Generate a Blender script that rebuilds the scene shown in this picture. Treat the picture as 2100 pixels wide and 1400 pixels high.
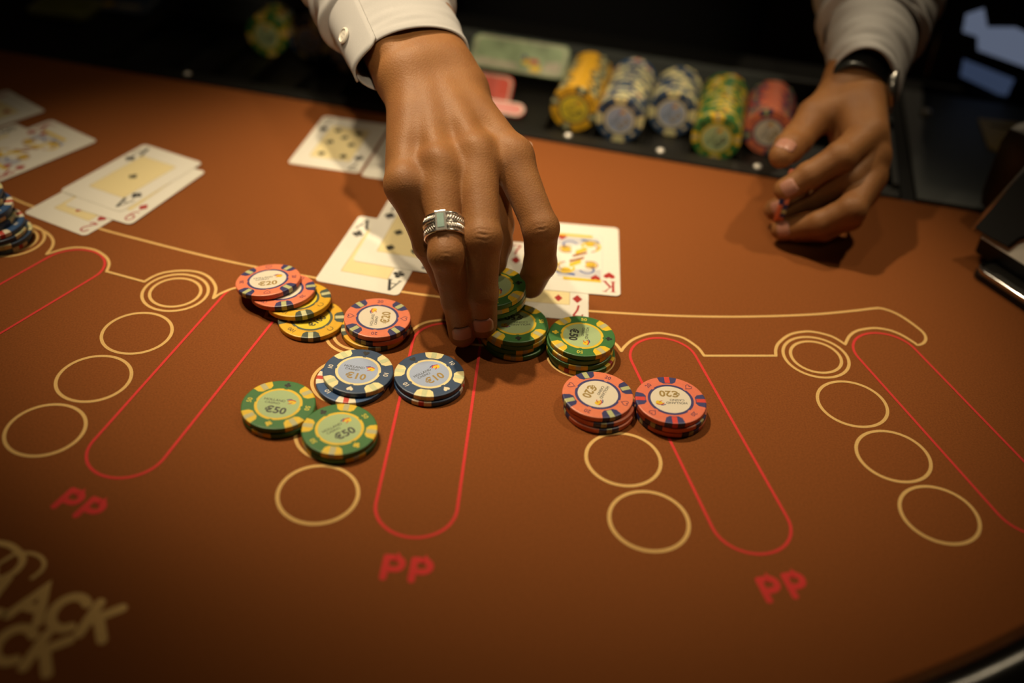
import bpy, bmesh, math, random
import numpy as np
from mathutils import Matrix, Vector

random.seed(7)
for _o in list(bpy.data.objects):
    bpy.data.objects.remove(_o)
SC = bpy.context.scene
COL = SC.collection
MM = 0.001
rad = math.radians

# ------------------------------------------------------------------ camera
FPX, PITCH, ROLL, HC = 2096.53, 0.915127, 0.0748790, 389.18   # focal length in px, tilt, roll, height above felt (mm)
def _rm(p, r):
    cx, sx, cr, sr = math.cos(p), math.sin(p), math.cos(r), math.sin(r)
    return np.array([[1, 0, 0], [0, cx, -sx], [0, sx, cx]]) @ np.array([[cr, -sr, 0], [sr, cr, 0], [0, 0, 1]])
RC = _rm(PITCH, ROLL)
CAMP = np.array([0, 0, HC])
cam_d = bpy.data.cameras.new('camera')
cam = bpy.data.objects.new('camera', cam_d)
COL.objects.link(cam)
_m = Matrix([[*RC[0], 0], [*RC[1], 0], [*RC[2], HC * MM], [0, 0, 0, 1]])
cam.matrix_world = _m
cam_d.sensor_width = 36
cam_d.lens = FPX / 2100 * 36
cam_d.clip_start = 0.02
cam_d.dof.use_dof = True
cam_d.dof.focus_distance = 0.482      # along the view axis, set below from the chips in focus
cam_d.dof.aperture_fstop = 2.5
SC.camera = cam

def ray(u, v):
    return RC @ np.array([(u - 1050) / FPX, -(v - 700) / FPX, -1.0])
def at(u, v, z=0.0):
    """pixel -> point on the horizontal plane at height z above the felt (mm)"""
    d = ray(u, v)
    return CAMP + d * ((z - HC) / d[2])
def at_dist(u, v, dist):
    d = ray(u, v)
    return CAMP + d / np.linalg.norm(d) * dist
_foc = at(960, 745, 5) - CAMP
cam_d.dof.focus_distance = float(-(RC.T @ _foc)[2]) * MM

# ------------------------------------------------------------------ world, lamps, exposure
SC.view_settings.view_transform = 'Standard'
SC.view_settings.look = 'None'
SC.view_settings.gamma = 1.0
SC.view_settings.exposure = 0.0
SC.view_settings.use_curve_mapping = False
wd = bpy.data.worlds.new('casino_room')
SC.world = wd
wd.use_nodes = True
wd.node_tree.nodes['Background'].inputs[0].default_value = (1.0, 0.72, 0.45, 1)
wd.node_tree.nodes['Background'].inputs[1].default_value = 0.006
def spot(name, loc, target, watts, deg, radius, col=(1.0, 0.80, 0.52)):
    d = bpy.data.lights.new(name, 'SPOT')
    d.energy = watts; d.spot_size = rad(deg); d.spot_blend = 1.0
    d.shadow_soft_size = radius * MM; d.color = col
    o = bpy.data.objects.new(name, d); COL.objects.link(o)
    o.location = Vector(loc) * MM
    o.rotation_euler = (Vector(target) - Vector(loc)).to_track_quat('-Z', 'Y').to_euler()
    return o
# the room's downlights and an added wide fill, all at ceiling height 2.6 m above the floor (1.7 m above the felt), and one lamp on the back wall
# (its reflection is the streak on the padded rail)
spot('ceiling_spot_offscreen', (-552, 1094, 1700), (5, 590, 0), 126, 23.1, 28)
spot('ceiling_spot_offscreen', (760, 1059, 1700), (80, 610, 0), 50, 19.9, 28)
spot('ceiling_spot_offscreen', (-835, 915, 1700), (-185, 605, 0), 73, 18.6, 28)
spot('ceiling_spot_offscreen', (62, -794, 1700), (0, 890, 0), 105, 15.0, 36)
spot('ceiling_spot_offscreen', (0, 700, 1700), (-30, 520, 0), 10, 44, 40)  # added wide dim fill for the felt outside the main pools
_wl = bpy.data.lights.new('wall_lamp_offscreen', 'POINT'); _wl.energy = 7.5; _wl.color = (1.0, 0.80, 0.52); _wl.shadow_soft_size = 0.068
_wo = bpy.data.objects.new('wall_lamp_offscreen', _wl); COL.objects.link(_wo); _wo.location = (1.236, 4.04, 1.578)

# ------------------------------------------------------------------ materials
MATS = {}
def mat(name, col, rough=0.5, metal=0.0, spec=0.5, noise=0.0, nscale=200.0, bump=0.0, bscale=800.0, sss=0.0,
        emit=None, coat=0.0, trans=0.0, aniso=None):
    """procedural principled material; noise varies the colour, bump gives fine relief"""
    if name in MATS:
        return MATS[name]
    m = bpy.data.materials.new(name); m.use_nodes = True
    nt = m.node_tree; b = nt.nodes['Principled BSDF']
    b.inputs['Base Color'].default_value = (*col, 1)
    b.inputs['Roughness'].default_value = rough
    b.inputs['Metallic'].default_value = metal
    b.inputs['Specular IOR Level'].default_value = spec
    b.inputs['Coat Weight'].default_value = coat
    b.inputs['Transmission Weight'].default_value = trans
    tc = nt.nodes.new('ShaderNodeTexCoord')
    if noise:
        n = nt.nodes.new('ShaderNodeTexNoise'); n.inputs['Scale'].default_value = nscale; n.inputs['Detail'].default_value = 4
        nt.links.new(tc.outputs['Object'], n.inputs['Vector'])
        mr = nt.nodes.new('ShaderNodeMapRange')
        mr.inputs[1].default_value = 0.3; mr.inputs[2].default_value = 0.7
        mr.inputs[3].default_value = 1 - noise; mr.inputs[4].default_value = 1 + noise
        nt.links.new(n.outputs['Fac'], mr.inputs[0])
        mx = nt.nodes.new('ShaderNodeMix'); mx.data_type = 'RGBA'; mx.blend_type = 'MULTIPLY'
        mx.inputs[0].default_value = 1.0
        mx.inputs[6].default_value = (*col, 1)
        nt.links.new(mr.outputs[0], mx.inputs[7])
        nt.links.new(mx.outputs[2], b.inputs['Base Color'])
    if bump:
        n = nt.nodes.new('ShaderNodeTexNoise'); n.inputs['Scale'].default_value = bscale; n.inputs['Detail'].default_value = 3
        nt.links.new(tc.outputs['Object'], n.inputs['Vector'])
        bp = nt.nodes.new('ShaderNodeBump'); bp.inputs['Strength'].default_value = bump; bp.inputs['Distance'].default_value = 0.0004
        nt.links.new(n.outputs['Fac'], bp.inputs['Height']); nt.links.new(bp.outputs[0], b.inputs['Normal'])
    if sss:
        b.inputs['Subsurface Weight'].default_value = sss
        b.inputs['Subsurface Radius'].default_value = (1.0, 0.35, 0.15)
        b.inputs['Subsurface Scale'].default_value = 0.0025
    if emit:
        b.inputs['Emission Color'].default_value = (*emit[:3], 1); b.inputs['Emission Strength'].default_value = emit[3]
    MATS[name] = m
    return m

M_FELT = mat('felt_orange', (0.234, 0.0735, 0.0185), rough=0.95, spec=0.12, noise=0.16, nscale=900, bump=0.55, bscale=1500)
M_CREAM = mat('felt_print_cream', (0.72, 0.46, 0.17), rough=0.9, spec=0.15, noise=0.12, nscale=1500, bump=0.3, bscale=1500)
M_PINK = mat('felt_print_pink', (0.66, 0.050, 0.045), rough=0.9, spec=0.15, noise=0.12, nscale=1500, bump=0.3, bscale=1500)
M_BLACK = mat('black_lacquer', (0.010, 0.010, 0.010), rough=0.42, spec=0.35, bump=0.05, bscale=900)
M_DECK = mat('black_deck', (0.008, 0.008, 0.008), rough=0.6, spec=0.2, bump=0.1, bscale=700)
M_TRAY = mat('tray_metal_dark', (0.008, 0.0075, 0.006), rough=0.45, spec=0.4, bump=0.05, bscale=600)
M_PLATE = mat('cover_plate_grey', (0.075, 0.084, 0.082), rough=0.5, spec=0.4, bump=0.08, bscale=900)
M_LEATHER = mat('black_leather', (0.006, 0.005, 0.004), rough=0.15, spec=0.5, bump=0.08, bscale=420)
M_CHROME = mat('chrome', (0.80, 0.79, 0.76), rough=0.13, metal=1.0, bump=0.02)
M_STEEL = mat('brushed_steel', (0.45, 0.44, 0.42), rough=0.32, metal=1.0, bump=0.1, bscale=500)
M_SCREW = mat('nickel_screw', (0.88, 0.85, 0.78), rough=0.34, metal=0.55, bump=0.02)
M_SILVER = mat('ring_silver', (0.78, 0.74, 0.68), rough=0.22, metal=1.0, bump=0.05, bscale=2500)
M_BRASS = mat('brass', (0.60, 0.40, 0.08), rough=0.5, metal=0.3, bump=0.05)
M_CARD = mat('card_stock', (0.79, 0.76, 0.685), rough=0.38, spec=0.5, noise=0.02, nscale=600, bump=0.04, bscale=2500)
M_PANEL = mat('card_panel_yellow', (0.78, 0.66, 0.36), rough=0.5, spec=0.4, noise=0.02, nscale=600)
M_PANEL_E = mat('card_panel_line', (0.45, 0.33, 0.14), rough=0.5, noise=0.02)
M_RED = mat('card_red_ink', (0.38, 0.018, 0.014), rough=0.5, noise=0.03)
M_INK = mat('card_black_ink', (0.012, 0.012, 0.012), rough=0.5, noise=0.03)
M_CY = mat('court_yellow', (0.72, 0.50, 0.03), rough=0.5, noise=0.05)
M_CB = mat('court_blue', (0.05, 0.10, 0.35), rough=0.5, noise=0.05)
M_CBR = mat('court_brown', (0.33, 0.12, 0.05), rough=0.5, noise=0.05)
M_CG = mat('court_grey', (0.55, 0.54, 0.56), rough=0.5, noise=0.05)
M_SHIRT = mat('white_cotton', (0.44, 0.43, 0.43), rough=0.85, spec=0.2, noise=0.03, nscale=1200, bump=0.25, bscale=2500)
M_THREAD = mat('button_thread_white', (0.50, 0.48, 0.45), rough=0.9, noise=0.05)
M_BUTTON = mat('pearl_button', (0.78, 0.74, 0.66), rough=0.3, spec=0.5, noise=0.03)
M_VEST = mat('black_wool', (0.006, 0.006, 0.007), rough=0.9, spec=0.1, bump=0.3, bscale=1500)
M_NAIL = mat('fingernail_skin', (0.42, 0.20, 0.145), rough=0.35, spec=0.5, sss=0.1, noise=0.04, nscale=300)
M_HAIR = mat('dark_hair', (0.010, 0.008, 0.006), rough=0.5, bump=0.6, bscale=600)
M_EYE = mat('eye_white', (0.75, 0.73, 0.70), rough=0.2, noise=0.02)
M_STRAP = mat('watch_strap_black', (0.012, 0.014, 0.014), rough=0.35, bump=0.2, bscale=900)
M_STONE = mat('ring_stone_teal', (0.30, 0.42, 0.38), rough=0.08, spec=0.8, noise=0.1)
M_FLOOR = mat('dark_carpet', (0.010, 0.006, 0.005), rough=1.0, spec=0.05, noise=0.3, nscale=60, bump=0.4, bscale=300)
M_WALL = mat('dark_wall', (0.012, 0.008, 0.006), rough=0.9, spec=0.1, noise=0.15, nscale=8)
M_GLASSBK = mat('glass_black', (0.005, 0.005, 0.006), rough=0.08, spec=0.5, noise=0.05)
M_REFL_GLOW = mat('reflection_glow_pale_blue', (0.02, 0.03, 0.05), rough=0.2, emit=(0.30, 0.36, 0.52, 0.30), noise=0.1)  # emission stands in for a bluish reflection on the black glass
M_REFL_GLOW2 = mat('reflection_glow_deep_blue', (0.02, 0.03, 0.05), rough=0.2, emit=(0.11, 0.16, 0.30, 0.24), noise=0.1)  # deeper blue part of the same painted reflection
M_BROWN = mat('shoe_brown_shell', (0.020, 0.012, 0.006), rough=0.35, spec=0.4, bump=0.05)
M_LED = mat('led_green', (0.05, 0.10, 0.01), rough=0.3, emit=(0.25, 0.45, 0.03, 0.25), noise=0.05)
M_PLQ_G = mat('plaque_green', (0.30, 0.40, 0.24), rough=0.35, noise=0.35, nscale=55, coat=0.3)
M_PLQ_R = mat('plaque_red', (0.60, 0.10, 0.07), rough=0.35, noise=0.15, nscale=60, coat=0.3)
M_PLQ_W = mat('plaque_pale', (0.50, 0.46, 0.36), rough=0.35, noise=0.2, nscale=60)
M_PLQ_Y = mat('plaque_lime', (0.28, 0.30, 0.05), rough=0.4, noise=0.15, nscale=60)
M_PLQ_B = mat('plaque_blue_print', (0.08, 0.12, 0.22), rough=0.4, noise=0.3, nscale=70)

def skin_material():
    m = bpy.data.materials.new('skin'); m.use_nodes = True
    nt = m.node_tree; b = nt.nodes['Principled BSDF']
    L = nt.links.new
    tc = nt.nodes.new('ShaderNodeTexCoord')
    n1 = nt.nodes.new('ShaderNodeTexNoise'); n1.inputs['Scale'].default_value = 55; n1.inputs['Detail'].default_value = 5
    L(tc.outputs['Object'], n1.inputs['Vector'])
    r1 = nt.nodes.new('ShaderNodeValToRGB')
    r1.color_ramp.elements[0].position = 0.3; r1.color_ramp.elements[0].color = (0.232, 0.096, 0.031, 1)
    r1.color_ramp.elements[1].position = 0.7; r1.color_ramp.elements[1].color = (0.285, 0.126, 0.041, 1)
    L(n1.outputs['Fac'], r1.inputs[0])
    L(r1.outputs[0], b.inputs['Base Color'])
    b.inputs['Roughness'].default_value = 0.55
    b.inputs['Specular IOR Level'].default_value = 0.32
    b.inputs['Subsurface Weight'].default_value = 0.12
    b.inputs['Subsurface Radius'].default_value = (1.0, 0.35, 0.15)
    b.inputs['Subsurface Scale'].default_value = 0.003
    v = nt.nodes.new('ShaderNodeTexVoronoi'); v.inputs['Scale'].default_value = 900
    L(tc.outputs['Object'], v.inputs['Vector'])
    n2 = nt.nodes.new('ShaderNodeTexNoise'); n2.inputs['Scale'].default_value = 260; n2.inputs['Detail'].default_value = 4
    L(tc.outputs['Object'], n2.inputs['Vector'])
    ad = nt.nodes.new('ShaderNodeMath'); ad.operation = 'ADD'
    L(v.outputs['Distance'], ad.inputs[0]); L(n2.outputs['Fac'], ad.inputs[1])
    bp = nt.nodes.new('ShaderNodeBump'); bp.inputs['Strength'].default_value = 0.22; bp.inputs['Distance'].default_value = 0.0006
    L(ad.outputs[0], bp.inputs['Height']); L(bp.outputs[0], b.inputs['Normal'])
    return m
M_SKIN = skin_material()

# ------------------------------------------------------------------ mesh helpers (all sizes in mm)
def mesh_of(name, verts, faces, mats, smooth=False, fmat=None):
    me = bpy.data.meshes.new(name)
    me.from_pydata([tuple(float(c) * MM for c in v) for v in verts], [], [tuple(int(i) for i in f) for f in faces])
    for m in (mats if isinstance(mats, (list, tuple)) else [mats]):
        me.materials.append(m)
    if fmat is not None:
        me.polygons.foreach_set('material_index', fmat)
    if smooth:
        me.polygons.foreach_set('use_smooth', [True] * len(me.polygons))
    me.update()
    return me
def link(name, data, parent=None, loc=None, rot=None):
    o = bpy.data.objects.new(name, data); COL.objects.link(o)
    if parent is not None:
        o.parent = parent
    if loc is not None:
        o.location = Vector([float(c) * MM for c in loc])
    if rot is not None:
        o.rotation_euler = rot
    return o
def tag(o, label, cat=None, group=None, kind=None):
    if label: o['label'] = label
    if cat: o['category'] = cat
    if group: o['group'] = group
    if kind: o['kind'] = kind
    return o
def thing(name, label, cat, loc=(0, 0, 0), rot=(0, 0, 0), group=None):
    return tag(link(name, None, None, loc, rot), label, cat, group)

class MB:
    """collects shapes into one mesh"""
    def __init__(s): s.v = []; s.f = []
    def add(s, v, f):
        n = len(s.v); s.v += [tuple(p) for p in v]; s.f += [tuple(i + n for i in q) for q in f]; return s
    def box(s, x0, x1, y0, y1, z0, z1, bev=0.0):
        if bev:
            bm = bmesh.new(); bmesh.ops.create_cube(bm, size=1)
            for v in bm.verts:
                v.co = Vector(((x0 + x1) / 2 + v.co.x * (x1 - x0), (y0 + y1) / 2 + v.co.y * (y1 - y0), (z0 + z1) / 2 + v.co.z * (z1 - z0)))
            bmesh.ops.bevel(bm, geom=bm.edges[:], offset=bev, segments=2, affect='EDGES', profile=0.6)
            bm.verts.index_update()
            s.add([v.co[:] for v in bm.verts], [[v.index for v in f.verts] for f in bm.faces]); bm.free(); return s
        return s.add([(x0, y0, z0), (x1, y0, z0), (x1, y1, z0), (x0, y1, z0), (x0, y0, z1), (x1, y0, z1), (x1, y1, z1), (x0, y1, z1)],
                     [(3, 2, 1, 0), (4, 5, 6, 7), (0, 1, 5, 4), (1, 2, 6, 5), (2, 3, 7, 6), (3, 0, 4, 7)])
    def prism(s, poly, z0, z1):
        n = len(poly)
        return s.add([(*p[:2], z0) for p in poly] + [(*p[:2], z1) for p in poly],
                     [tuple(range(n))[::-1], tuple(range(n, 2 * n))] + [(i, (i + 1) % n, n + (i + 1) % n, n + i) for i in range(n)])
    def lathe(s, prof, n=48, cx=0, cy=0):
        v = []; f = []
        for i in range(n):
            a = 2 * math.pi * i / n
            v += [(cx + r * math.cos(a), cy + r * math.sin(a), z) for r, z in prof]
        k = len(prof)
        for i in range(n):
            j = (i + 1) % n
            for q in range(k - 1):
                f.append((i * k + q, j * k + q, j * k + q + 1, i * k + q + 1))
        f.append(tuple(i * k for i in range(n))[::-1]); f.append(tuple(i * k + k - 1 for i in range(n)))
        return s.add(v, f)
    def tube(s, pts, r, n=10, closed=False):
        pts = [Vector(p) for p in pts]; k = len(pts); rings = []
        up = Vector((0.31, 0.17, 0.93))
        for i, p in enumerate(pts):
            t = (pts[(i + 1) % k] - pts[i - 1]) if closed else (pts[min(i + 1, k - 1)] - pts[max(i - 1, 0)])
            t.normalize(); a = t.cross(up).normalized(); b = a.cross(t)
            rr = r[i] if isinstance(r, (list, tuple)) else r
            rings.append([p + a * rr * math.cos(2 * math.pi * q / n) + b * rr * math.sin(2 * math.pi * q / n) for q in range(n)])
        f = []
        for i in range(k if closed else k - 1):
            j = (i + 1) % k
            f += [(i * n + q, i * n + (q + 1) % n, j * n + (q + 1) % n, j * n + q) for q in range(n)]
        if not closed:
            f += [tuple(range(n))[::-1], tuple(range((k - 1) * n, k * n))]
        return s.add([v[:] for rg in rings for v in rg], f)
    def flat(s, poly, z): return s.add([(*p[:2], z) for p in poly], [tuple(range(len(poly)))])
    def ribbon(s, pts, w, z, closed=False, caps=False):
        P = [np.array(p[:2], float) for p in pts]; n = len(P); L = []; R = []
        for i in range(n):
            a = P[i] - P[i - 1] if (closed or i) else P[1] - P[0]
            b = P[(i + 1) % n] - P[i] if (closed or i < n - 1) else P[i] - P[i - 1]
            a = a / (np.linalg.norm(a) + 1e-9); b = b / (np.linalg.norm(b) + 1e-9)
            na = np.array([-a[1], a[0]]); nb = np.array([-b[1], b[0]]); m = na + nb
            m = m / max(np.linalg.norm(m), 1e-6); k = 1 / max(0.45, m @ na)
            L.append(P[i] + m * k * w / 2); R.append(P[i] - m * k * w / 2)
        f = [(i, (i + 1) % n, n + (i + 1) % n, n + i) for i in range(n if closed else n - 1)]
        s.add([(*p, z) for p in R] + [(*p, z) for p in L], f)
        if caps:
            for c in (P[0], P[-1]):
                s.flat([(c[0] + w / 2 * math.cos(t), c[1] + w / 2 * math.sin(t)) for t in np.linspace(0, 2 * math.pi, 17)[:-1]], z + 0.004)
        return s
    def mesh(s, name, mats, smooth=False): return mesh_of(name, s.v, s.f, mats, smooth)
    def obj(s, name, mats, parent=None, loc=None, rot=None, smooth=False): return link(name, s.mesh(name, mats, smooth), parent, loc, rot)

def smooth_by_angle(o, deg=35):
    me = o.data
    me.polygons.foreach_set('use_smooth', [True] * len(me.polygons))
    bm = bmesh.new(); bm.from_mesh(me)
    for e in bm.edges:
        if len(e.link_faces) == 2 and e.calc_face_angle(0) > rad(deg):
            e.smooth = False
    bm.to_mesh(me); bm.free()
    return o
def arc(cx, cy, r, a0, a1, n=24):
    return [(cx + r * math.cos(rad(a0 + (a1 - a0) * i / n)), cy + r * math.sin(rad(a0 + (a1 - a0) * i / n))) for i in range(n + 1)]
def spline(pts, n=6, closed=False):
    """Catmull-Rom through the points"""
    P = [np.array(p, float) for p in pts]; k = len(P); out = []
    for i in range(k if closed else k - 1):
        p0 = P[i - 1] if (closed or i) else 2 * P[0] - P[1]
        p1, p2 = P[i], P[(i + 1) % k]
        p3 = P[(i + 2) % k] if (closed or i < k - 2) else 2 * P[-1] - P[-2]
        for q in range(n):
            t = q / n
            out.append(0.5 * ((2 * p1) + (-p0 + p2) * t + (2 * p0 - 5 * p1 + 4 * p2 - p3) * t * t + (-p0 + 3 * p1 - 3 * p2 + p3) * t ** 3))
    if not closed: out.append(P[-1])
    return out
_TXT = {}
def text_shape(s, size, bold=0.0):
    """outline of a word set in Blender's own font: (verts, faces) in mm, centred"""
    key = (s, bold)
    if key not in _TXT:
        c = bpy.data.curves.new('t', 'FONT'); c.body = s; c.size = 1.0; c.offset = bold; c.resolution_u = 3
        c.align_x = 'CENTER'; c.align_y = 'CENTER'; c.fill_mode = 'FRONT'
        o = bpy.data.objects.new('t', c); COL.objects.link(o)
        dg = bpy.context.evaluated_depsgraph_get(); dg.update()
        me = bpy.data.meshes.new_from_object(o.evaluated_get(dg))
        v = np.array([x.co[:] for x in me.vertices]); f = [tuple(p.vertices) for p in me.polygons]
        if len(v):
            v[:, :2] -= (v[:, :2].max(0) + v[:, :2].min(0)) / 2
        bpy.data.objects.remove(o); bpy.data.curves.remove(c); bpy.data.meshes.remove(me)
        _TXT[key] = (v, f)
    v, f = _TXT[key]
    return v * size, f
def add_text(mb, s, size, x, y, z, ang=0.0, bold=0.0, sx=1.0):
    v, f = text_shape(s, size, bold)
    c, q = math.cos(rad(ang)), math.sin(rad(ang))
    mb.add([(x + c * p[0] * sx - q * p[1], y + q * p[0] * sx + c * p[1], z) for p in v], f)
    return mb

# suit outlines, unit height about 1, centred
def suit_polys(s):
    if s == 'diamond':
        return [[(0, .56), (-.40, 0), (0, -.56), (.40, 0)]]
    if s == 'heart':
        P = []
        for i in range(28):
            t = 2 * math.pi * i / 28
            P.append((16 * math.sin(t) ** 3 / 34, (13 * math.cos(t) - 5 * math.cos(2 * t) - 2 * math.cos(3 * t) - math.cos(4 * t)) / 30))
        return [P[::-1]]
    stem = [(-.20, -.52), (.20, -.52), (.05, -.25), (.04, .0), (-.04, .0), (-.05, -.25)]
    if s == 'spade':
        P = []
        for i in range(28):
            t = 2 * math.pi * i / 28
            P.append((16 * math.sin(t) ** 3 / 36, .06 - (13 * math.cos(t) - 5 * math.cos(2 * t) - 2 * math.cos(3 * t) - math.cos(4 * t)) / 32))
        return [P, stem]
    c = lambda x, y: [(x + .22 * math.cos(2 * math.pi * i / 16), y + .22 * math.sin(2 * math.pi * i / 16)) for i in range(16)]
    return [c(0, .26), c(-.25, -.10), c(.25, -.10), stem]
def add_suit(mb, s, size, x, y, z, ang=0.0):
    c, q = math.cos(rad(ang)) * size, math.sin(rad(ang)) * size
    for i, P in enumerate(suit_polys(s)):
        mb.flat([(x + c * a - q * b, y + q * a + c * b) for a, b in P], z + 0.003 * i)
    return mb

# ------------------------------------------------------------------ the table's own frame (u along the dealer's edge, v away from the players)
TA = -11.2
TU = np.array([math.cos(rad(TA)), math.sin(rad(TA)), 0]); TV = np.array([-TU[1], TU[0], 0]); TO = np.array([0, 787.8, 0.0])
def tab(u, v, z=0.0): return TO + TU * u + TV * v + np.array([0, 0, z])
T_EUL = (0, 0, rad(TA))

# ------------------------------------------------------------------ room shell
FLOOR_Z = -900
tag(MB().box(-4000, 4000, -2500, 5000, FLOOR_Z - 40, FLOOR_Z).obj('floor', M_FLOOR), 'dark carpeted floor of the gaming room', kind='structure')
tag(MB().box(-4000, 4000, 4200, 4300, FLOOR_Z, 1900).obj('wall_back', M_WALL), 'dark wall far behind the dealer', kind='structure')

# ------------------------------------------------------------------ gaming table
RCX, RCY, RR_ = -75.0, 841.0, 620.0        # arc of the players' side
table = thing('gaming_table', 'orange felt blackjack table with cream and pink printed layout and black padded rail', 'table', (0, 0, 0))
a_dir = math.atan2(TU[1], TU[0])
def on_arc(t, r): return (RCX + r * math.cos(t), RCY + r * math.sin(t))
t0, t1 = math.pi + a_dir + 0.02, 2 * math.pi + a_dir - 0.02
_tt = np.linspace(t0, t1, 97)
def cut(u): p = tab(u, 0); return (p[0], p[1])
def arc_pts(r): return [p for p in (on_arc(t, r) for t in np.linspace(t0 - .2, t1 + .2, 121)) if (np.array([*p, 0]) - TO) @ TV < -1]
felt_poly = [cut(-640)] + arc_pts(RR_ + 25) + [cut(640)]
felt = MB().prism(felt_poly, -12, 0).obj('felt', M_FELT, table)
core = MB().prism([cut(-638)] + arc_pts(RR_ + 20) + [cut(638)], -60, -12.2).obj('table_core', M_BLACK, table)
# padded rail round the players' side
prof = [(0, -30), (0, 4), (4, 14), (14, 23), (30, 28), (52, 29), (74, 25), (90, 14), (96, 0), (94, -30), (80, -48), (20, -48)]
rv = []; rf = []; k = len(prof)
for t in _tt:
    for r, z in prof:
        x, y = on_arc(t, RR_ + r); rv.append((x, y, z))
for i in range(len(_tt) - 1):
    for q in range(k):
        rf.append((i * k + q, (i + 1) * k + q, (i + 1) * k + (q + 1) % k, i * k + (q + 1) % k))
rf += [tuple(range(k)), tuple(range((len(_tt) - 1) * k, len(_tt) * k))[::-1]]
rail = MB().add(rv, rf).obj('rail', M_LEATHER, table, smooth=True)
rail['label'] = 'glossy black padded arm rail'
sub = rail.modifiers.new('sub', 'SUBSURF'); sub.levels = 1; sub.render_levels = 1
# dealer's deck: black boards beside and behind the tray opening
dk = MB()
for (u0, u1, v0, v1) in ((-640, -407, 0, 260), (307, 640, 0, 260), (-407, 307, 182, 260)):
    P = [tab(u0, v0), tab(u1, v0), tab(u1, v1), tab(u0, v1)]
    dk.prism([(p[0], p[1]) for p in P], -60, -0.5)
dk.obj('dealer_deck', M_DECK, table)
for sx in (-330, 300):
    MB().box(-70, 70, -70, 70, FLOOR_Z, -60, 6).obj('pedestal', M_BLACK, table, tab(sx, -80))

# printed layout
ZP = 0.12
LW = 2.0
R0 = 20.5
def circle(c, r, w=LW, m=M_CREAM, name='betting_circle'):
    return MB().ribbon(arc(0, 0, r, 0, 360, 64)[:-1], w, 0, closed=True).obj(name, m, table, (c[0], c[1], ZP))
boxes = {}
c10, c11 = at(280, 683.5), at(92, 882)
col1 = [(-228.2, 486.5), (-238.0, 441.9), (-247.7, 397.2)]
col2 = [(-94.3, 456.0), (-94.1, 410.6), (-93.8, 365.2)]
col3 = [(54.3, 452.2), (65.7, 408.1), (77.1, 364.0)]
col4 = [(205.2, 470.2), (218.9, 427.0), (232.6, 383.9)]
col0 = [(-360.0, 537.0), (-380.5, 497.0), (-401.0, 457.0)]
dbl = [(-343.8, 577.0), (-218.5, 531.1), (-94.8, 502.0), (42.9, 496.3), (191.7, 513.6)]
for col in (col0, col1, col2, col3, col4):
    for c in col:
        circle(c, R0)
for c in dbl:
    circle(c, R0); circle(c, R0 * 0.773, name='inner_circle')
# pink lanes
lanes = [(-293.3, 550.6, -26.5), (-167.3, 527.0, -12.8), (-40.3, 498.6, -0.9), (94.6, 500.1, 14.9), (238.7, 523.3, 19.6)]
for i, (x, y, a) in enumerate(lanes):
    Ln = 144 if i == 1 else 137
    P = arc(0, 0, 20.9, 0, 180, 24) + arc(0, -Ln, 20.9, 180, 360, 24)
    MB().ribbon(P, 1.7, 0, closed=True).obj('side_bet_lane', M_PINK, table, (x, y, ZP + 0.05), (0, 0, rad(a)))
# PP letters
def stroke_word(strokes, w, name, m):
    mb = MB()
    for i, s in enumerate(strokes):
        mb.ribbon(s, w, 0.004 * i, caps=True)
    return mb
def P_glyph(x): return [[(x, 0), (x, 12.6)], [(x, 12.6), (x + 4.4, 12.6)] + [(x + 4.4 + 3.6 * math.cos(t), 9 + 3.6 * math.sin(t)) for t in np.linspace(math.pi / 2, -math.pi / 2, 9)] + [(x, 5.4)]]
def ppmark(px, a):
    c = at(*px)
    mb = MB(); i = 0
    for x in (-12.0, 1.6):
        for s in P_glyph(x):
            mb.ribbon([(p[0] + 1.0, p[1] - 6.3) for p in s], 3.5, 0.006 * i, caps=True); i += 1
    mb.obj('bonus_lettering', M_PINK, table, (c[0], c[1], ZP), (0, 0, rad(a)))
for px, a in (((166, 1036), -21), ((836, 1167), -1.5), ((1609, 1203), 16)):
    ppmark(px, a)
mb = MB(); i = 0
# the long cream band outline, traced on the felt
def felt_line(pts, name='layout_line', w=LW, m=M_CREAM, sm=True, caps=True, z=ZP):
    P = [at(*p)[:2] for p in pts]
    if sm and len(P) > 2: P = spline(P, 5)
    c = np.mean(P, axis=0)
    return MB().ribbon([p - c for p in P], w, 0, caps=caps).obj(name, m, table, (c[0], c[1], z + next(ZN)))
import itertools
ZN = (k * 0.013 for k in itertools.count(1))
felt_line([(-120, 352), (12, 401), (63, 422), (198, 467), (300, 494.5), (400, 520), (500, 542.5), (616, 564), (720, 583), (822, 598), (904, 609), (1050, 625), (1206, 637.5),
           (1316, 644.5), (1430, 648.8), (1545, 649), (1663, 645), (1748, 637.5), (1790, 632.5), (1808, 632.5), (1834, 641), (1860, 656), (1888, 677), (1897, 688), (1898, 697),
           (1892, 704.5), (1882, 707.4), (1877, 704)])
felt_line([(1877, 704), (1851, 688), (1826, 677.7), (1800, 673), (1779, 673.8), (1757, 678.6), (1742, 689), (1733, 706)])
felt_line([(1733, 706), (1714, 694), (1697, 687), (1671, 681), (1649, 680), (1620, 686), (1598, 702), (1591, 716), (1591, 729.5)])
felt_line([(1591, 729.5), (1444, 729.5)])
felt_line([(1444, 729.5), (1430, 712), (1402, 693.5), (1373, 686), (1350, 683), (1326, 685.7), (1299, 696), (1282, 709.5), (1274, 720)])
felt_line([(1274, 720), (1263, 706), (1240, 690), (1210, 680), (1180, 678), (1150, 683), (1128, 694), (1118, 705), (1113, 718)])
felt_line([(1113, 718), (960, 706)])
felt_line([(960, 706), (955, 685), (940, 668), (917, 657), (890, 658), (868.6, 663), (851, 673), (838, 686)])
felt_line([(838, 686), (825, 668), (800, 652), (765, 642), (725, 646), (695, 656), (670, 672), (661, 690)])
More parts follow.
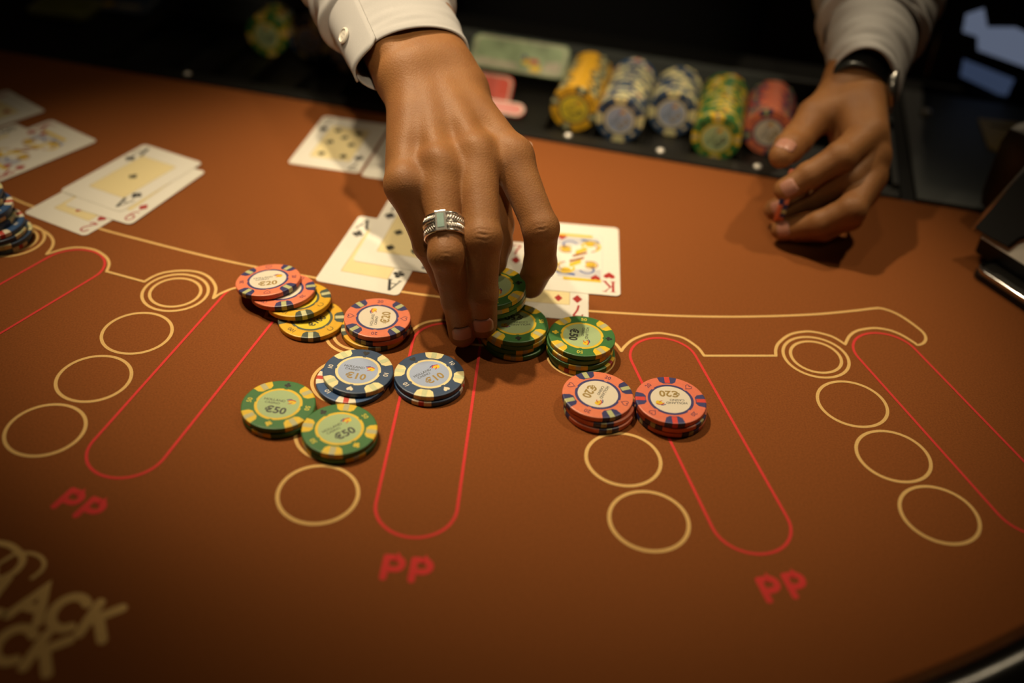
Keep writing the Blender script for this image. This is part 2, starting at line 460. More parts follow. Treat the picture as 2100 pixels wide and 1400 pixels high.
felt_line([(661, 690), (545, 650)])
felt_line([(545, 650), (552, 625), (548, 605), (520, 590), (484, 590.6), (453, 602), (438, 612)])
felt_line([(438, 612), (442.6, 590), (430, 570), (407, 558.6), (373, 555.4), (338.6, 559), (316, 566.6), (296, 578)])
felt_line([(296, 578), (219, 557)])
felt_line([(219, 557), (224, 541), (217, 527), (196.4, 513.8), (166.6, 508), (133.6, 510.6), (96, 521.6)])
felt_line([(96, 521.6), (107, 507), (109, 494), (100, 481), (80, 470), (40, 458), (-20, 452)])
# BLACK JACK lettering with a script flourish
GL = {'L': [[(0, 1), (0, 0), (.52, 0)]], 'A': [[(0, 0), (.42, 1), (.84, 0)], [(.17, .36), (.67, .36)]],
      'C': [[(.42 + .42 * math.cos(t), .5 + .5 * math.sin(t)) for t in np.linspace(rad(48), rad(312), 18)]],
      'K': [[(0, 0), (0, 1)], [(.62, 1), (.02, .40)], [(.20, .58), (.64, 0)]],
      'B': [[(0, 0), (0, 1), (.32, 1)] + [(.32 + .22 * math.cos(t), .76 + .24 * math.sin(t)) for t in np.linspace(rad(90), rad(-90), 8)] + [(.0, .52)],
            [(0, .52), (.36, .52)] + [(.36 + .26 * math.cos(t), .26 + .26 * math.sin(t)) for t in np.linspace(rad(90), rad(-90), 8)] + [(0, 0)]],
      'J': [[(.42, 1), (.42, .25)] + [(.2 + .22 * math.cos(t), .24 + .24 * math.sin(t)) for t in np.linspace(0, rad(-170), 8)]]}
ADV = {'B': .82, 'L': .70, 'A': 1.0, 'C': 1.0, 'K': .8, 'J': .68}
kx, ky = at(162, 1299.4)[:2], at(205.7, 1235.4)[:2]
BUP = ky - kx; BH = np.linalg.norm(BUP); BRT = at(162, 1299.4)[:2] - at(13.7, 1260.6)[:2]; BRT = BRT / np.linalg.norm(BRT)
def logo_word(word, last_origin):
    x = -sum(ADV[c] for c in word[:-1])
    for ch in word:
        mb = MB()
        for i, s in enumerate(GL[ch]):
            mb.ribbon([BRT * (p[0] + x) * BH + BUP * p[1] for p in s], 4.8, 0.006 * i, caps=True)
        mb.obj('logo_letter', M_CREAM, table, (last_origin[0], last_origin[1], ZP)); x += ADV[ch]
logo_word('BLACK', kx)
logo_word('JACK', at(48, 1368)[:2])
felt_line([(-60, 1125), (-30, 1112), (0, 1114), (23, 1120), (41, 1135), (47, 1148.6), (39, 1164.6), (23, 1178), (0, 1187.4), (-40, 1190), (-70, 1182)], 'logo_flourish', 3.4)
felt_line([(-60, 1196), (-30, 1172), (0, 1155.4), (18, 1144), (34, 1136), (61.7, 1134.9), (82, 1141.7), (91.4, 1155.4), (84.6, 1171.4), (66, 1186)], 'logo_flourish', 2.0, z=ZP + 0.03)

# ------------------------------------------------------------------ casino chips
CR, CT = 20.5, 3.4
def chipmat(n, c): return mat('chip_' + n, c, rough=0.42, spec=0.45, noise=0.05, nscale=400, bump=0.06, bscale=1800)
KIND = {
    '10': dict(body=(.034, .066, .135), spot=(.80, .70, .36), stripe=(.58, .60, .34), ring=(.80, .66, .34), inlay=(.37, .44, .62), num=(.80, .74, .62), suit='heart', mark=(.80, .70, .50), word='navy blue 10'),
    '10r': dict(body=(.030, .085, .22), spot=(.80, .72, .55), stripe=(.55, .05, .03), ring=(.80, .66, .34), inlay=(.37, .44, .62), num=(.80, .74, .62), suit='heart', mark=(.80, .70, .50), word='bright blue 10'),
    '20': dict(body=(.74, .20, .10), spot=(.038, .038, .13), stripe=(.45, .46, .22), ring=(.05, .045, .16), inlay=(.74, .66, .54), num=(.16, .05, .10), suit='heart', mark=(.16, .05, .10), word='coral pink 20'),
    '20r': dict(body=(.74, .18, .10), spot=(.05, .05, .16), stripe=(.66, .06, .04), ring=(.05, .045, .16), inlay=(.76, .68, .56), num=(.16, .05, .10), suit='heart', mark=(.16, .05, .10), word='coral red 20'),
    '50': dict(body=(.045, .165, .040), spot=(.75, .50, .025), stripe=(.46, .44, .24), ring=(.74, .50, .03), inlay=(.40, .52, .27), num=(.72, .60, .06), suit='club', mark=(.72, .52, .03), word='green 50'),
    '50r': dict(body=(.045, .165, .040), spot=(.72, .46, .025), stripe=(.35, .02, .02), ring=(.74, .50, .03), inlay=(.40, .52, .27), num=(.72, .60, .06), suit='club', mark=(.72, .52, .03), word='green 50'),
    '100': dict(body=(.72, .40, .018), spot=(.06, .082, .064), stripe=(.55, .54, .30), ring=(.08, .10, .07), inlay=(.76, .60, .045), num=(.10, .07, .03), suit='club', mark=(.10, .07, .03), word='yellow 100'),
}
M_GOLDTXT = mat('chip_print_gold', (.33, .22, .06), rough=0.4, noise=0.05)
M_DARKTXT = mat('chip_print_dark', (.05, .05, .045), rough=0.4, noise=0.05)
M_LOGOY = mat('chip_logo_yellow', (.78, .52, .02), rough=0.4, noise=0.05)
M_LOGOR = mat('chip_logo_red', (.55, .06, .03), rough=0.4, noise=0.05)
M_LOGOB = mat('chip_logo_blue', (.04, .04, .20), rough=0.4, noise=0.05)
M_HOLE = mat('chip_mark_dark', (.012, .010, .008), rough=0.5, noise=0.05)
body_mb = MB().lathe([(CR - .7, 0), (CR - .2, .18), (CR, .6), (CR, CT - .6), (CR - .2, CT - .18), (CR - .7, CT)], 72)
def spot_shape(hw, off, inner, chamfer):
    """a coloured insert: over the top face, down the edge and under the bottom face"""
    n = 6; mb = MB()
    ro = CR - .7
    A = [rad(-hw + 2 * hw * i / n) for i in range(n + 1)]
    if chamfer:
        top = [(ro * math.cos(a), ro * math.sin(a)) for a in A]
        r2, r3, h3 = inner + 1.9, inner, rad(hw * 0.62)
        top += [(r2 * math.cos(rad(hw)), r2 * math.sin(rad(hw))), (r3 * math.cos(h3), r3 * math.sin(h3)), (r3 * 1.004, 0), (r3 * math.cos(h3), -r3 * math.sin(h3)), (r2 * math.cos(rad(hw)), -r2 * math.sin(rad(hw)))]
    else:
        w = ro * math.sin(rad(hw))
        top = [(ro * math.cos(a), ro * math.sin(a)) for a in A] + [(inner, w), (inner, -w)]
    mb.flat(top, CT + off); mb.flat(top[::-1], -off)
    prof = [(ro, CT + off), (CR - .2 + off, CT - .18 + off), (CR + off, CT - .6), (CR + off, .6), (CR - .2 + off, .18 - off), (ro, -off)]
    v = []; f = []
    for a in A:
        v += [(r * math.cos(a), r * math.sin(a), z) for r, z in prof]
    for i in range(n):
        for q in range(5):
            f.append((i * 6 + q, i * 6 + q + 1, (i + 1) * 6 + q + 1, (i + 1) * 6 + q))
    mb.add(v, f)
    return mb
BASE = {}
SP_IN = 14.4
for k_, d in KIND.items():
    b = {}
    b['body'] = body_mb.mesh('body', chipmat(k_ + '_body', d['body']))
    b['spot'] = spot_shape(16.5, .05, SP_IN, True).mesh('edge_spot', chipmat(k_ + '_spot', d['spot']))
    b['stripe'] = spot_shape(4.4, .09, SP_IN + .4, False).mesh('stripe', chipmat(k_ + '_stripe', d['stripe']))
    # ring with four notches
    mb = MB()
    for q in range(4):
        mb.ribbon(arc(0, 0, 12.4, q * 90 + 4, q * 90 + 86, 16), 1.7, CT + .05)
        mb.ribbon(arc(0, 0, 12.1, q * 90 - 4, q * 90 + 4, 4), 1.1, CT + .05)
    b['ring'] = mb.mesh('inlay_ring', chipmat(k_ + '_ring', d['ring']))
    b['inlay'] = MB().flat(arc(0, 0, 11.65, 0, 360, 56)[:-1], CT + .07).mesh('inlay', mat('chip_' + k_ + '_inlay', d['inlay'], rough=0.3, spec=0.5, noise=0.03, nscale=1500))
    num = k_.rstrip('r')
    mb = MB(); add_text(mb, num, 3.9, 0, 0, CT + .08, 0, 0.012)
    b['num'] = mb.mesh('number', chipmat(k_ + '_num', d['num']))
    mb = MB()
    if num in ('20', '100'):
        P = suit_polys('heart')[0] if num == '20' else arc(0, 0, .42, -50, 230, 14)
        mb.ribbon([(p[0] * 4.2, p[1] * 4.2) for p in P], .38, CT + .08, closed=(num == '20'))
    else:
        add_suit(mb, d['suit'], 4.1, 0, 0, CT + .08)
    b['mark'] = mb.mesh('suit_mark', chipmat(k_ + '_mark', d['mark']))
    mb = MB(); add_suit(mb, d['suit'], 4.1, 0, 0, CT + .08)
    b['mark2'] = mb.mesh('suit_mark', M_HOLE) if num in ('10', '50') else b['mark']
    mb = MB(); add_text(mb, '\u20ac' + num, 7.2 if num != '100' else 6.0, 0, -4.9, CT + .09, 0, 0.03)
    b['value'] = mb.mesh('value_print', M_DARKTXT if num in ('50', '100') else M_GOLDTXT)
    mb = MB(); add_text(mb, 'HOLLAND', 2.6, -3.0, 2.9, CT + .09, 0, 0.012); add_text(mb, 'CASINO', 2.35, -3.6, 0.4, CT + .09, 0, 0.012)
    b['name'] = mb.mesh('name_print', M_DARKTXT)
    b['ly'] = MB().flat([(4.6, 3.6), (6.0, 1.6), (8.0, 1.0), (9.0, 2.0), (9.2, 3.6), (8.2, 4.4), (6.4, 4.1)], CT + .09).mesh('logo_yellow', M_LOGOY)
    b['lr'] = MB().ribbon(spline([(4.2, 3.2), (5.6, 4.4), (7.2, 4.5), (8.8, 3.9)], 4), .7, CT + .1).ribbon(spline([(5.0, 1.2), (6.2, 1.7), (7.0, 2.8)], 4), .5, CT + .1).mesh('logo_red', M_LOGOR)
    b['lb'] = MB().ribbon(spline([(3.4, 4.2), (4.8, 4.9), (6.3, 5.1)], 4), .6, CT + .1).mesh('logo_blue', M_LOGOB)
    BASE[k_] = b
def chip(kind, label, group, loc, ang=0.0, mtx=None, face=True, stripe=True, turn=0.0):
    """one chip: loc = centre of its bottom face (mm), ang = turn of the face print, mtx = rotation of its axis"""
    b = BASE[kind]
    o = thing('casino_chip', label, 'chip', loc, group=group)
    R = Matrix.Rotation(rad(ang), 3, 'Z')
    if mtx is not None: R = mtx @ R
    o.rotation_euler = R.to_euler()
    link('body', b['body'], o)
    for q in range(4):
        s = link('edge_spot', b['spot'], o, rot=(0, 0, rad(45 + 90 * q)))
        if stripe: link('stripe', b['stripe'], s)
    if face:
        link('inlay_ring', b['ring'], o); inl = link('inlay', b['inlay'], o, rot=(0, 0, rad(turn)))
        for nm, key in (('value_print', 'value'), ('name_print', 'name'), ('logo_yellow', 'ly'), ('logo_red', 'lr'), ('logo_blue', 'lb')):
            link(nm, b[key], inl)
        rn = 16.6
        link('number', b['num'], o, (rn, 0, 0), (0, 0, rad(-90))); link('number', b['num'], o, (-rn, 0, 0), (0, 0, rad(90)))
        link('suit_mark', b['mark2'], o, (0, rn, 0)); link('suit_mark', b['mark'], o, (0, -rn, 0), (0, 0, rad(180)))
    return o
E_ = 0.02
def stack(kinds, px, ang, where, group, z0=0.0, offs=None, angs=None, turn=0.0):
    """kinds bottom to top; px = centre of the top face in the photograph"""
    n = len(kinds); top = at(px[0], px[1], z0 + n * (CT + E_))
    names = {1: ['single'], 2: ['lower', 'upper'], 3: ['bottom', 'middle', 'top'], 4: ['bottom', 'second', 'third', 'top']}[n]
    for i, k_ in enumerate(kinds):
        off = (0, 0) if (offs is None or i == n - 1) else offs[i]
        a = ang if i == n - 1 else (angs[i] if angs else ang + 37 * (n - i) + 11 * i * i)
        lab = '%s euro chip, %s one of the %s' % (KIND[k_]['word'], names[i], where)
        chip(k_, lab, group, (top[0] + off[0], top[1] + off[1], z0 + 0.15 + i * (CT + E_)), a, face=(i == n - 1 or offs is not None), turn=turn if i == n - 1 else 0)
GT = 'wager chips on the felt'
stack(['100', '20', '20'], (774, 650.5), 92, 'three stacked beside the spread fan', GT, offs=[(-1.8, -1.6), (.4, -.5)], angs=[60, 118])
stack(['10r', '10'], (734.5, 760), -7, 'blue pair below the coral stack', GT, offs=[(-3.2, -4.6)], angs=[45])
stack(['10r', '10'], (880.5, 766.5), 42, 'blue pair crossing the pink lane', GT, offs=[(0.2, -1.2)], angs=[38])
stack(['50', '50'], (571, 828.5), -6, 'green pair farther from the pink lane', GT, offs=[(.3, -.6)], angs=[28])
stack(['50', '50'], (696.5, 878.5), 43, 'green pair resting on the cream circle', GT, offs=[(.2, -.4)], angs=[80])
stack(['50', '50', '50', '50'], (1056, 660.5), 190, 'green stack under the dealing hand', GT, offs=[(.6, -1.2), (-1.0, .2), (.8, .2)], angs=[135, 250, 95])
stack(['50r', '50', '50', '50'], (1193.5, 688), -95, 'green stack next to the white seven', GT, offs=[(1.0, -2.2), (-.6, -1.4), (-.8, -.4)], angs=[-72, -48, -83])
stack(['20', '20', '20'], (1226, 808), -112, 'coral stack with pale green stripes', GT, offs=[(1.6, -2.2), (1.3, -1.0)], angs=[-120, -129])
stack(['20', '20', '20r'], (1375.5, 819.5), 138, 'coral stack with red striped top', GT, offs=[(1.2, -.6), (1.0, -.4)], angs=[75, 100], turn=46)
# spread fan: a flat chip with three leaning on it
fan = [('100', (638.5, 652), 3.4, 55, 0, 'flat on the felt at the foot of the fan'), ('100', (612, 613), 6.0, 68, 5, 'second in the leaning fan'),
       ('20', (580, 594), 8.6, 150, 6, 'third in the leaning fan'), ('20', (549.5, 573), 11.0, 12, 7, 'on top of the leaning fan')]
_tdir = np.array([-.8, .6]); 
for k_, px, zt, an, tilt, w in fan:
    c = at(px[0], px[1], zt + 1.2 * (tilt > 0))
    Mx = Matrix.Rotation(rad(tilt), 3, Vector((-_tdir[1], _tdir[0], 0)))
    n = Mx @ Vector((0, 0, 1))
    chip(k_, '%s euro chip %s' % (KIND[k_]['word'], w), GT, (c[0] - n.x * CT, c[1] - n.y * CT, c[2] - n.z * CT + .15), an, Mx)
# tall blue stack at the side bet circle
bs = at(4, 503)
offs = [(0, 0), (1, .6), (-1.5, 0), (-3, 1), (-9, 3), (-11, 4), (-10, 5), (-16, 8), (-17, 9)]
for i, (dx, dy) in enumerate(offs):
    k_ = '10r' if i in (0, 3, 6) else '10'
    chip(k_, '%s euro chip, number %s from the felt in the tall leaning stack' % (KIND[k_]['word'], ['one', 'two', 'three', 'four', 'five', 'six', 'seven', 'eight', 'nine'][i]),
         'tall leaning blue stack', (bs[0] - 4 + dx, bs[1] + 6 + dy, .15 + i * (CT + E_)), 20 + 53 * i, face=(i > 2))

# ------------------------------------------------------------------ playing cards
CW, CH, CTH = 58.0, 88.0, 0.32
def rounded(w, h, r, n=5):
    P = []
    for cx, cy, a in ((w / 2 - r, h / 2 - r, 0), (-w / 2 + r, h / 2 - r, 90), (-w / 2 + r, -h / 2 + r, 180), (w / 2 - r, -h / 2 + r, 270)):
        P += arc(cx, cy, r, a, a + 90, n)
    return P
ME_CARD = MB().prism(rounded(CW, CH, 3.6), 0, CTH).mesh('card_body', M_CARD)
ME_PANEL = MB().flat(rounded(33, 56, .6, 2), CTH + .02).mesh('centre_panel', M_PANEL)
ME_PLINE = MB().ribbon(rounded(33, 56, .6, 2), .35, CTH + .03, closed=True).mesh('panel_line', M_PANEL_E)
# index glyphs drawn with strokes of two weights (thin hairline, thick stem)
IDX = {'A': [([(0, 0), (.45, 1)], .10), ([(.45, 1), (.86, 0)], .20), ([(.16, .34), (.70, .34)], .09), ([(-.14, 0), (.16, 0)], .07), ([(.66, 0), (1.04, 0)], .07)],
       '7': [([(0, .80), (.04, .98), (.72, .98)], .12), ([(.72, .98), (.40, .45), (.30, 0)], .15)],
       '2': [(spline([(.05, .72), (.12, .92), (.36, 1), (.60, .9), (.62, .68), (.40, .38), (.06, .04)], 4), .13), ([(.04, .05), (.50, .05), (.66, .2)], .14)],
       '9': [([(.34 + .30 * math.cos(t), .70 + .28 * math.sin(t)) for t in np.linspace(0, 2 * math.pi, 20)], .12), (spline([(.64, .70), (.60, .35), (.42, .06), (.14, .04)], 4), .13)],
       '8': [([(.34 + .26 * math.cos(t), .75 + .23 * math.sin(t)) for t in np.linspace(0, 2 * math.pi, 20)], .12), ([(.34 + .31 * math.cos(t), .27 + .26 * math.sin(t)) for t in np.linspace(0, 2 * math.pi, 20)], .13)],
       'K': [([(.12, 0), (.12, 1)], .18), ([(.78, 1), (.16, .40)], .08), ([(.34, .56), (.80, 0)], .18), ([(-.08, 0), (.34, 0)], .07), ([(-.08, 1), (.34, 1)], .07), ([(.58, 1), (.96, 1)], .07), ([(.62, 0), (1.0, 0)], .07)],
       'J': [(spline([(.55, 1), (.55, .30), (.40, .03), (.16, .04), (.08, .24)], 4), .17), ([(.35, 1), (.78, 1)], .07)],
       'Q': [([(.40 + .36 * math.cos(t), .52 + .46 * math.sin(t)) for t in np.linspace(0, 2 * math.pi, 22)], .13), ([(.44, .26), (.84, -.08)], .12)]}
PIPS = {'A': [(0, 0)], '2': [(0, 20), (0, -20)], '7': [(-9, 21), (9, 21), (-9, 0), (9, 0), (-9, -21), (9, -21), (0, 10.5)],
        '9': [(-9, 21), (9, 21), (-9, 7), (9, 7), (-9, -7), (9, -7), (-9, -21), (9, -21), (0, 0)], '8': [(-9, 21), (9, 21), (-9, 0), (9, 0), (-9, -21), (9, -21), (0, 10.5), (0, -10.5)]}
def index_mesh(rank, m):
    mb = MB(); h = 12.5
    for i, (s, w) in enumerate(IDX[rank]):
        mb.ribbon([(p[0] * 8.6 - 3.6, p[1] * h) for p in s], w * 9.5, CTH + .05 + .003 * i)
    return mb.mesh('index', m)
_cc = {}
def card(rank, suit, label, c, ang, z, blank=False):
    o = thing('playing_card', label, 'playing card', (c[0], c[1], z + .15), (0, 0, rad(ang)), 'playing cards dealt on the felt')
    link('card_body', ME_CARD, o)
    if blank: return o
    red = suit in ('heart', 'diamond'); m = M_RED if red else M_INK
    key = (rank, suit)
    if key not in _cc:
        mb = MB(); add_suit(mb, suit, 8.4, 0, 0, CTH + .05)
        ms = MB(); add_suit(ms, suit, 7.0, 0, 0, CTH + .05)
        _cc[key] = (index_mesh(rank, m), mb.mesh('corner_pip', m), ms.mesh('pip', m))
    gi, gc, gp = _cc[key]
    for s in (0, 1):
        q = -1 if s else 1
        link('index', gi, o, (-21.6 * q, 27.5 * q, 0), (0, 0, math.pi * s))
        link('corner_pip', gc, o, (-21.6 * q, 20.5 * q, 0), (0, 0, math.pi * s))
    if rank in PIPS:
        pn = link('centre_panel', ME_PANEL, o); link('panel_line', ME_PLINE, pn)
        for x, y in PIPS[rank]:
            link('pip', gp, o, (x, y, 0), (0, 0, math.pi if y < -1 else 0))
    else:   # a court card: plain bands and patches, mirrored top and bottom
        pic = MB().ribbon(rounded(34, 60, .6, 2), .3, CTH + .03, closed=True).obj('court_picture', M_CG, o)
        for s in (0, 1):
            r = (0, 0, math.pi * s)
            MB().flat([(-16, 26.5), (10, 26.5), (10, 29.8), (-16, 29.8)], CTH + .04).flat(arc(-9, 9, 3.8, 0, 360, 14)[:-1], CTH + .05).ribbon(arc(9, 15, 6.2, -60, 200, 16), 1.6, CTH + .06).flat([(-2, 3), (6, 9), (6, 14), (-2, 8)], CTH + .045).flat(arc(8, 18, 3.6, 0, 360, 14)[:-1], CTH + .05).obj('yellow_print', M_CY, pic, rot=r)
            MB().flat([(2, 24), (15, 22), (15, 19.5), (2, 21.5)], CTH + .05).ribbon(arc(-6, 15, 5, 20, 250, 14), 1.2, CTH + .05).obj('blue_print', M_CB, pic, rot=r)
            MB().flat([(-4, -1), (6, 5), (6, 8), (-4, 2)], CTH + .055).ribbon(arc(8, 13, 5.5, -80, 120, 14), 1.0, CTH + .055).ribbon(arc(-9, 9, 4.6, 30, 330, 14), .8, CTH + .06).ribbon(arc(-9, 9, 2.2, 30, 330, 10), .7, CTH + .062).obj('brown_print', M_CBR, pic, rot=r)
            MB().flat([(-16, 14), (14, 18), (14, 26), (-16, 26)], CTH + .035).flat([(-12, 4), (-5, 4), (-5, 12), (-12, 12)], CTH + .035).obj('grey_print', M_CG, pic, rot=r)
            link('pip', gp, o, (-12.2 * (1 - 2 * s), 24.5 * (1 - 2 * s), .02), r)
    return o
Z1 = CTH + .06
card('2', 'diamond', 'two of diamonds half under the ace beside the nine', (-306.3, 639.7), -24.6, 0)
card('9', 'diamond', 'nine of diamonds under the ace, red index at its near corner', (-285.5, 657), -19.6, Z1)
card('A', 'club', 'ace of clubs lying on the nine and two of diamonds', (-293.7, 672.8), -23.8, 2 * Z1)
tl5 = at(30, 253)
def from_tl(tl, ang):
    a = rad(ang); r = np.array([math.cos(a), math.sin(a)]); u = np.array([-r[1], r[0]])
    return np.array(tl[:2]) + r * CW / 2 - u * CH / 2
card('8', 'spade', 'black eight half hidden under the king of diamonds', from_tl(tl5, -31.4), -31.4, 0)
card('K', 'diamond', 'king of diamonds with yellow court picture lying over the black eight', (-387.4, 702.5), -31.4, Z1)
card('9', 'heart', 'red card alone beyond the king of diamonds', (-449, 752), -36, 0)
card('7', 'spade', 'dealer black seven lying nearest the chip tray', (-151.4, 752.3), -7.9, 0)
card('J', 'spade', 'dealer card half under the arm, right beside the black seven', (-92.0, 740.5), -7.9, 0)
card('9', 'diamond', 'dealer card mostly hidden beneath the dealing hand', (-29.8, 735.8), -6.0, Z1)
card('A', 'club', 'ace of clubs near the coral and yellow fan, under the seven of spades', (-97.2, 593.5), -10.2, 0)
card('7', 'spade', 'seven of spades lying on the ace of clubs', (-77.7, 621), -8.6, Z1)
card('7', 'diamond', 'seven of diamonds under the king of hearts', (19.8, 577.5), -0.8, 0)
card('K', 'heart', 'king of hearts lying on the seven of diamonds', (42, 607.8), -1.25, Z1)

# ------------------------------------------------------------------ chip tray set in the dealer's edge
tray = thing('chip_tray', 'long black metal chip tray with front rim and screws along the dealer edge', 'chip tray', tab(0, 0), T_EUL)
U0, U1, VB, TZ = -405, 305, 128, -8.8
fr = MB(); fr.box(U0, U1, 1.0, 17, -10, 2.2, .8); fr.obj('front_rim', M_TRAY, tray)
MB().box(U0, U1, 17, 180, -14, TZ).obj('tray_floor', M_TRAY, tray)
MB().box(U0, U1, 129, 134, TZ, 9, .6).obj('back_stop', M_TRAY, tray)
MB().box(U0, U1, 172, 180, TZ, 16, 1.2).obj('back_rim', M_PLATE, tray)
MB().box(U0, U0 + 6, 17, 180, TZ, 5, .8).obj('end_wall', M_TRAY, tray)
MB().box(U1 - 6, U1, 17, 180, TZ, 5, .8).obj('end_wall', M_TRAY, tray)
cols_u = [30.3, 71.2, 113.0, 154.5, 196.5]
div_u = [9.6, 50.8, 92.1, 133.8, 175.5, 217.3, 258.6, -94.0, -135, -176, -217.5, -259, -300, -341]
for du in div_u:
    MB().box(du - .35, du + .35, 17, 128, TZ, 4).obj('divider', M_TRAY, tray)
screw = MB().lathe([(3.4, 0), (3.4, .7), (2.6, 1.7), (1.2, 2.3), (.2, 2.5)], 20).mesh('screw', M_SCREW, True)
for du, dv in ((-316, 10), (32.6, 12), (111.2, 12), (191.8, 12), (262, 12)):
    link('screw', screw, tray, (du, dv, 2.2))
MX_FRONT = Matrix(((TU[0], 0, -TV[0]), (TU[1], 0, -TV[1]), (0, 1, 0)))       # face looks towards the players
MX_FRONT = Matrix((Vector((TU[0], TU[1], 0)), Vector((0, 0, 1)), Vector((-TV[0], -TV[1], 0)))).transposed()
def column(kind, u, v0, v1, ang, where, seed, group):
    rnd = random.Random(seed); n = max(1, int((v1 - v0) / (CT + .06)))
    for i in range(n):
        v = v0 + CT + i * (CT + .06)
        p = tab(u + rnd.uniform(-.25, .25), v, 12.0 + rnd.uniform(-.15, .15))
        k_ = kind
        if kind in ('10', '50', '20') and i and rnd.random() < .22: k_ = kind + 'r'
        lab = ('front %s euro chip of the tray column %s' if i == 0 else '%s euro chip inside the tray column %s') % (KIND[k_]['word'], where)
        chip(k_, lab, group, p, ang if i == 0 else (rnd.uniform(-14, 14) + 90 * rnd.randint(0, 3) if kind in ('100', '20') else rnd.uniform(0, 360)), MX_FRONT, face=(i == 0), stripe=True)
column('100', cols_u[0], 44, VB, 28, 'next to the pale green plaque', 1, 'yellow tray column')
column('10', cols_u[1], 37, VB, 48, 'between yellow and blue', 2, 'blue tray column beside yellow')
column('10', cols_u[2], 66, VB, 48, 'between blue and green', 3, 'blue tray column beside green')
column('50', cols_u[3], 32, VB, 50, 'between blue and pink', 4, 'green tray column beside pink')
column('20', cols_u[4], 59, VB, 62, 'next to the pinching hand', 5, 'pink tray column')
column('50', -279, 97, VB + 1, 60, 'standing alone beyond the sleeve', 6, 'green tray column beyond the sleeve')
column('10', -238, 102, VB + 1, 20, 'between green column and sleeve', 7, 'blue tray column beyond the sleeve')
column('10', -197, 90, VB + 1, 40, 'half hidden by the sleeve', 8, 'blue tray column behind the sleeve')

# plaques in the tray and on the deck
def plaque(label, u, v, z, w, h, t, lean, m, prints, yaw=0.0, group='money plaques'):
    o = thing('money_plaque', label, 'plaque', tab(u, v, z), group=group)
    o.rotation_euler = (Matrix.Rotation(rad(TA + yaw), 3, 'Z') @ Matrix.Rotation(rad(lean), 3, 'X')).to_euler()
    P = [(p[0], p[1] + h / 2) for p in rounded(w, h, 7, 5)]
    MB().prism(P, -t, 0).obj('plaque_body', m, o)
    MB().ribbon([(p[0] * .93, (p[1] - h / 2) * .88 + h / 2) for p in P], 1.4, .04, closed=True).obj('border_print', M_PLQ_W, o)
    for mm, poly in prints:
        MB().flat(poly, .06).obj('printed_patch', mm, o)
    return o
plaque('pale green printed plaque leaning in the tray behind the dealing wrist', -38, 112, 8, 92, 33, 3.2, 42, M_PLQ_G,
       [(M_LOGOY, [(12, 3), (22, 3), (23, 9), (12, 9)]), (M_LOGOY, [(4, 10), (11, 8), (11, 15), (4, 15)]), (M_LOGOR, [(12, 11), (20, 11), (19, 15), (8, 15)]),
        (M_LOGOB, [(3, 13), (8, 13), (7, 18), (4, 18)]), (M_PLQ_W, [(24, 4), (40, 4), (40, 16), (26, 14)]), (M_PLQ_W, [(-40, 4), (0, 4), (0, 9), (-40, 10)])])
plaque('larger red plaque in the tray below the pale green plaque', -62, 66, -6, 60, 28, 3.2, 50, M_PLQ_R, [(M_LOGOR, [(17, 10), (26, 10), (26, 24), (17, 24)])])
plaque('smaller red plaque lying at the foot of the larger red plaque', -38, 48, -5, 46, 14, 3.0, 30, M_PLQ_R, [])
plaque('lime green plaque lying on the black deck corner', -497, 84, 6, 62, 44, 5, 4, M_PLQ_Y, [], yaw=4)
plaque('dark blue printed plaque lying beyond the lime plaque', -462, 120, 3.2, 80, 46, 3, 4, M_PLQ_B, [(M_LOGOY, [(-10, 8), (2, 8), (2, 20), (-10, 20)]), (M_LOGOB, [(-30, 6), (-14, 6), (-14, 22), (-30, 22)]), (M_PLQ_W, [(6, 8), (30, 8), (30, 18), (6, 18)])], yaw=6)

# cover plate with lock and brass badge
cp = thing('cover_plate', 'dark grey cover plate with round lock and brass badge beside the tray', 'cover plate', tab(0, 0), T_EUL)
MB().box(318, 520, 2, 226, -.4, 3.0, 1.0).obj('plate', M_PLATE, cp)
MB().lathe([(4.6, 3), (4.6, 6.2), (3.6, 7.4), (1.6, 8.2), (.2, 8.4)], 24, 337, 172).obj('lock_cylinder', M_SCREW, cp, smooth=True)
bd = MB().prism([(384, 178), (424, 182), (404, 116), (394, 112), (386, 118)], 3.0, 4.4).obj('brass_badge', M_BRASS, cp)
MB().box(393, 416, 164, 168, 4.4, 4.6).obj('slot', M_DECK, bd)
MB().lathe([(1.8, 4.4), (1.6, 5.2), (.2, 5.4)], 14, 391, 172).obj('badge_screw', M_BRASS, bd)
MB().lathe([(1.8, 4.4), (1.6, 5.2), (.2, 5.4)], 14, 396, 120).obj('badge_screw', M_BRASS, bd)
# small monitor behind the plate, a bluish reflection painted on it as glowing patches
gpanel = thing('glossy_panel', 'small black upright panel with a painted pale blue reflection behind the cover plate', 'panel', tab(418, 246, -.3), rot=(0, 0, rad(TA - 6)))
MB().box(-78, 78, -4, 8, 4, 125, 3).obj('panel_housing', M_GLASSBK, gpanel, rot=(rad(-14), 0, 0))
MB().box(-40, 40, -10, 50, 0, 5, 1.5).obj('panel_base', M_BLACK, gpanel)
def glow_patch(poly, m, nm): 
    MB().add([(x - 4, -4.3, z - 10) for x, z in poly], [tuple(range(len(poly)))]).obj(nm, m, gpanel, rot=(rad(-14), 0, 0))
glow_patch([(-54, 80), (-40, 88), (-32, 72), (-8, 76), (14, 70), (14, 42), (-34, 50), (-38, 62), (-52, 64)], M_REFL_GLOW, 'reflection_glow_upper')
glow_patch([(-44, 40), (6, 30), (4, 12), (-42, 24)], M_REFL_GLOW2, 'reflection_glow_lower')

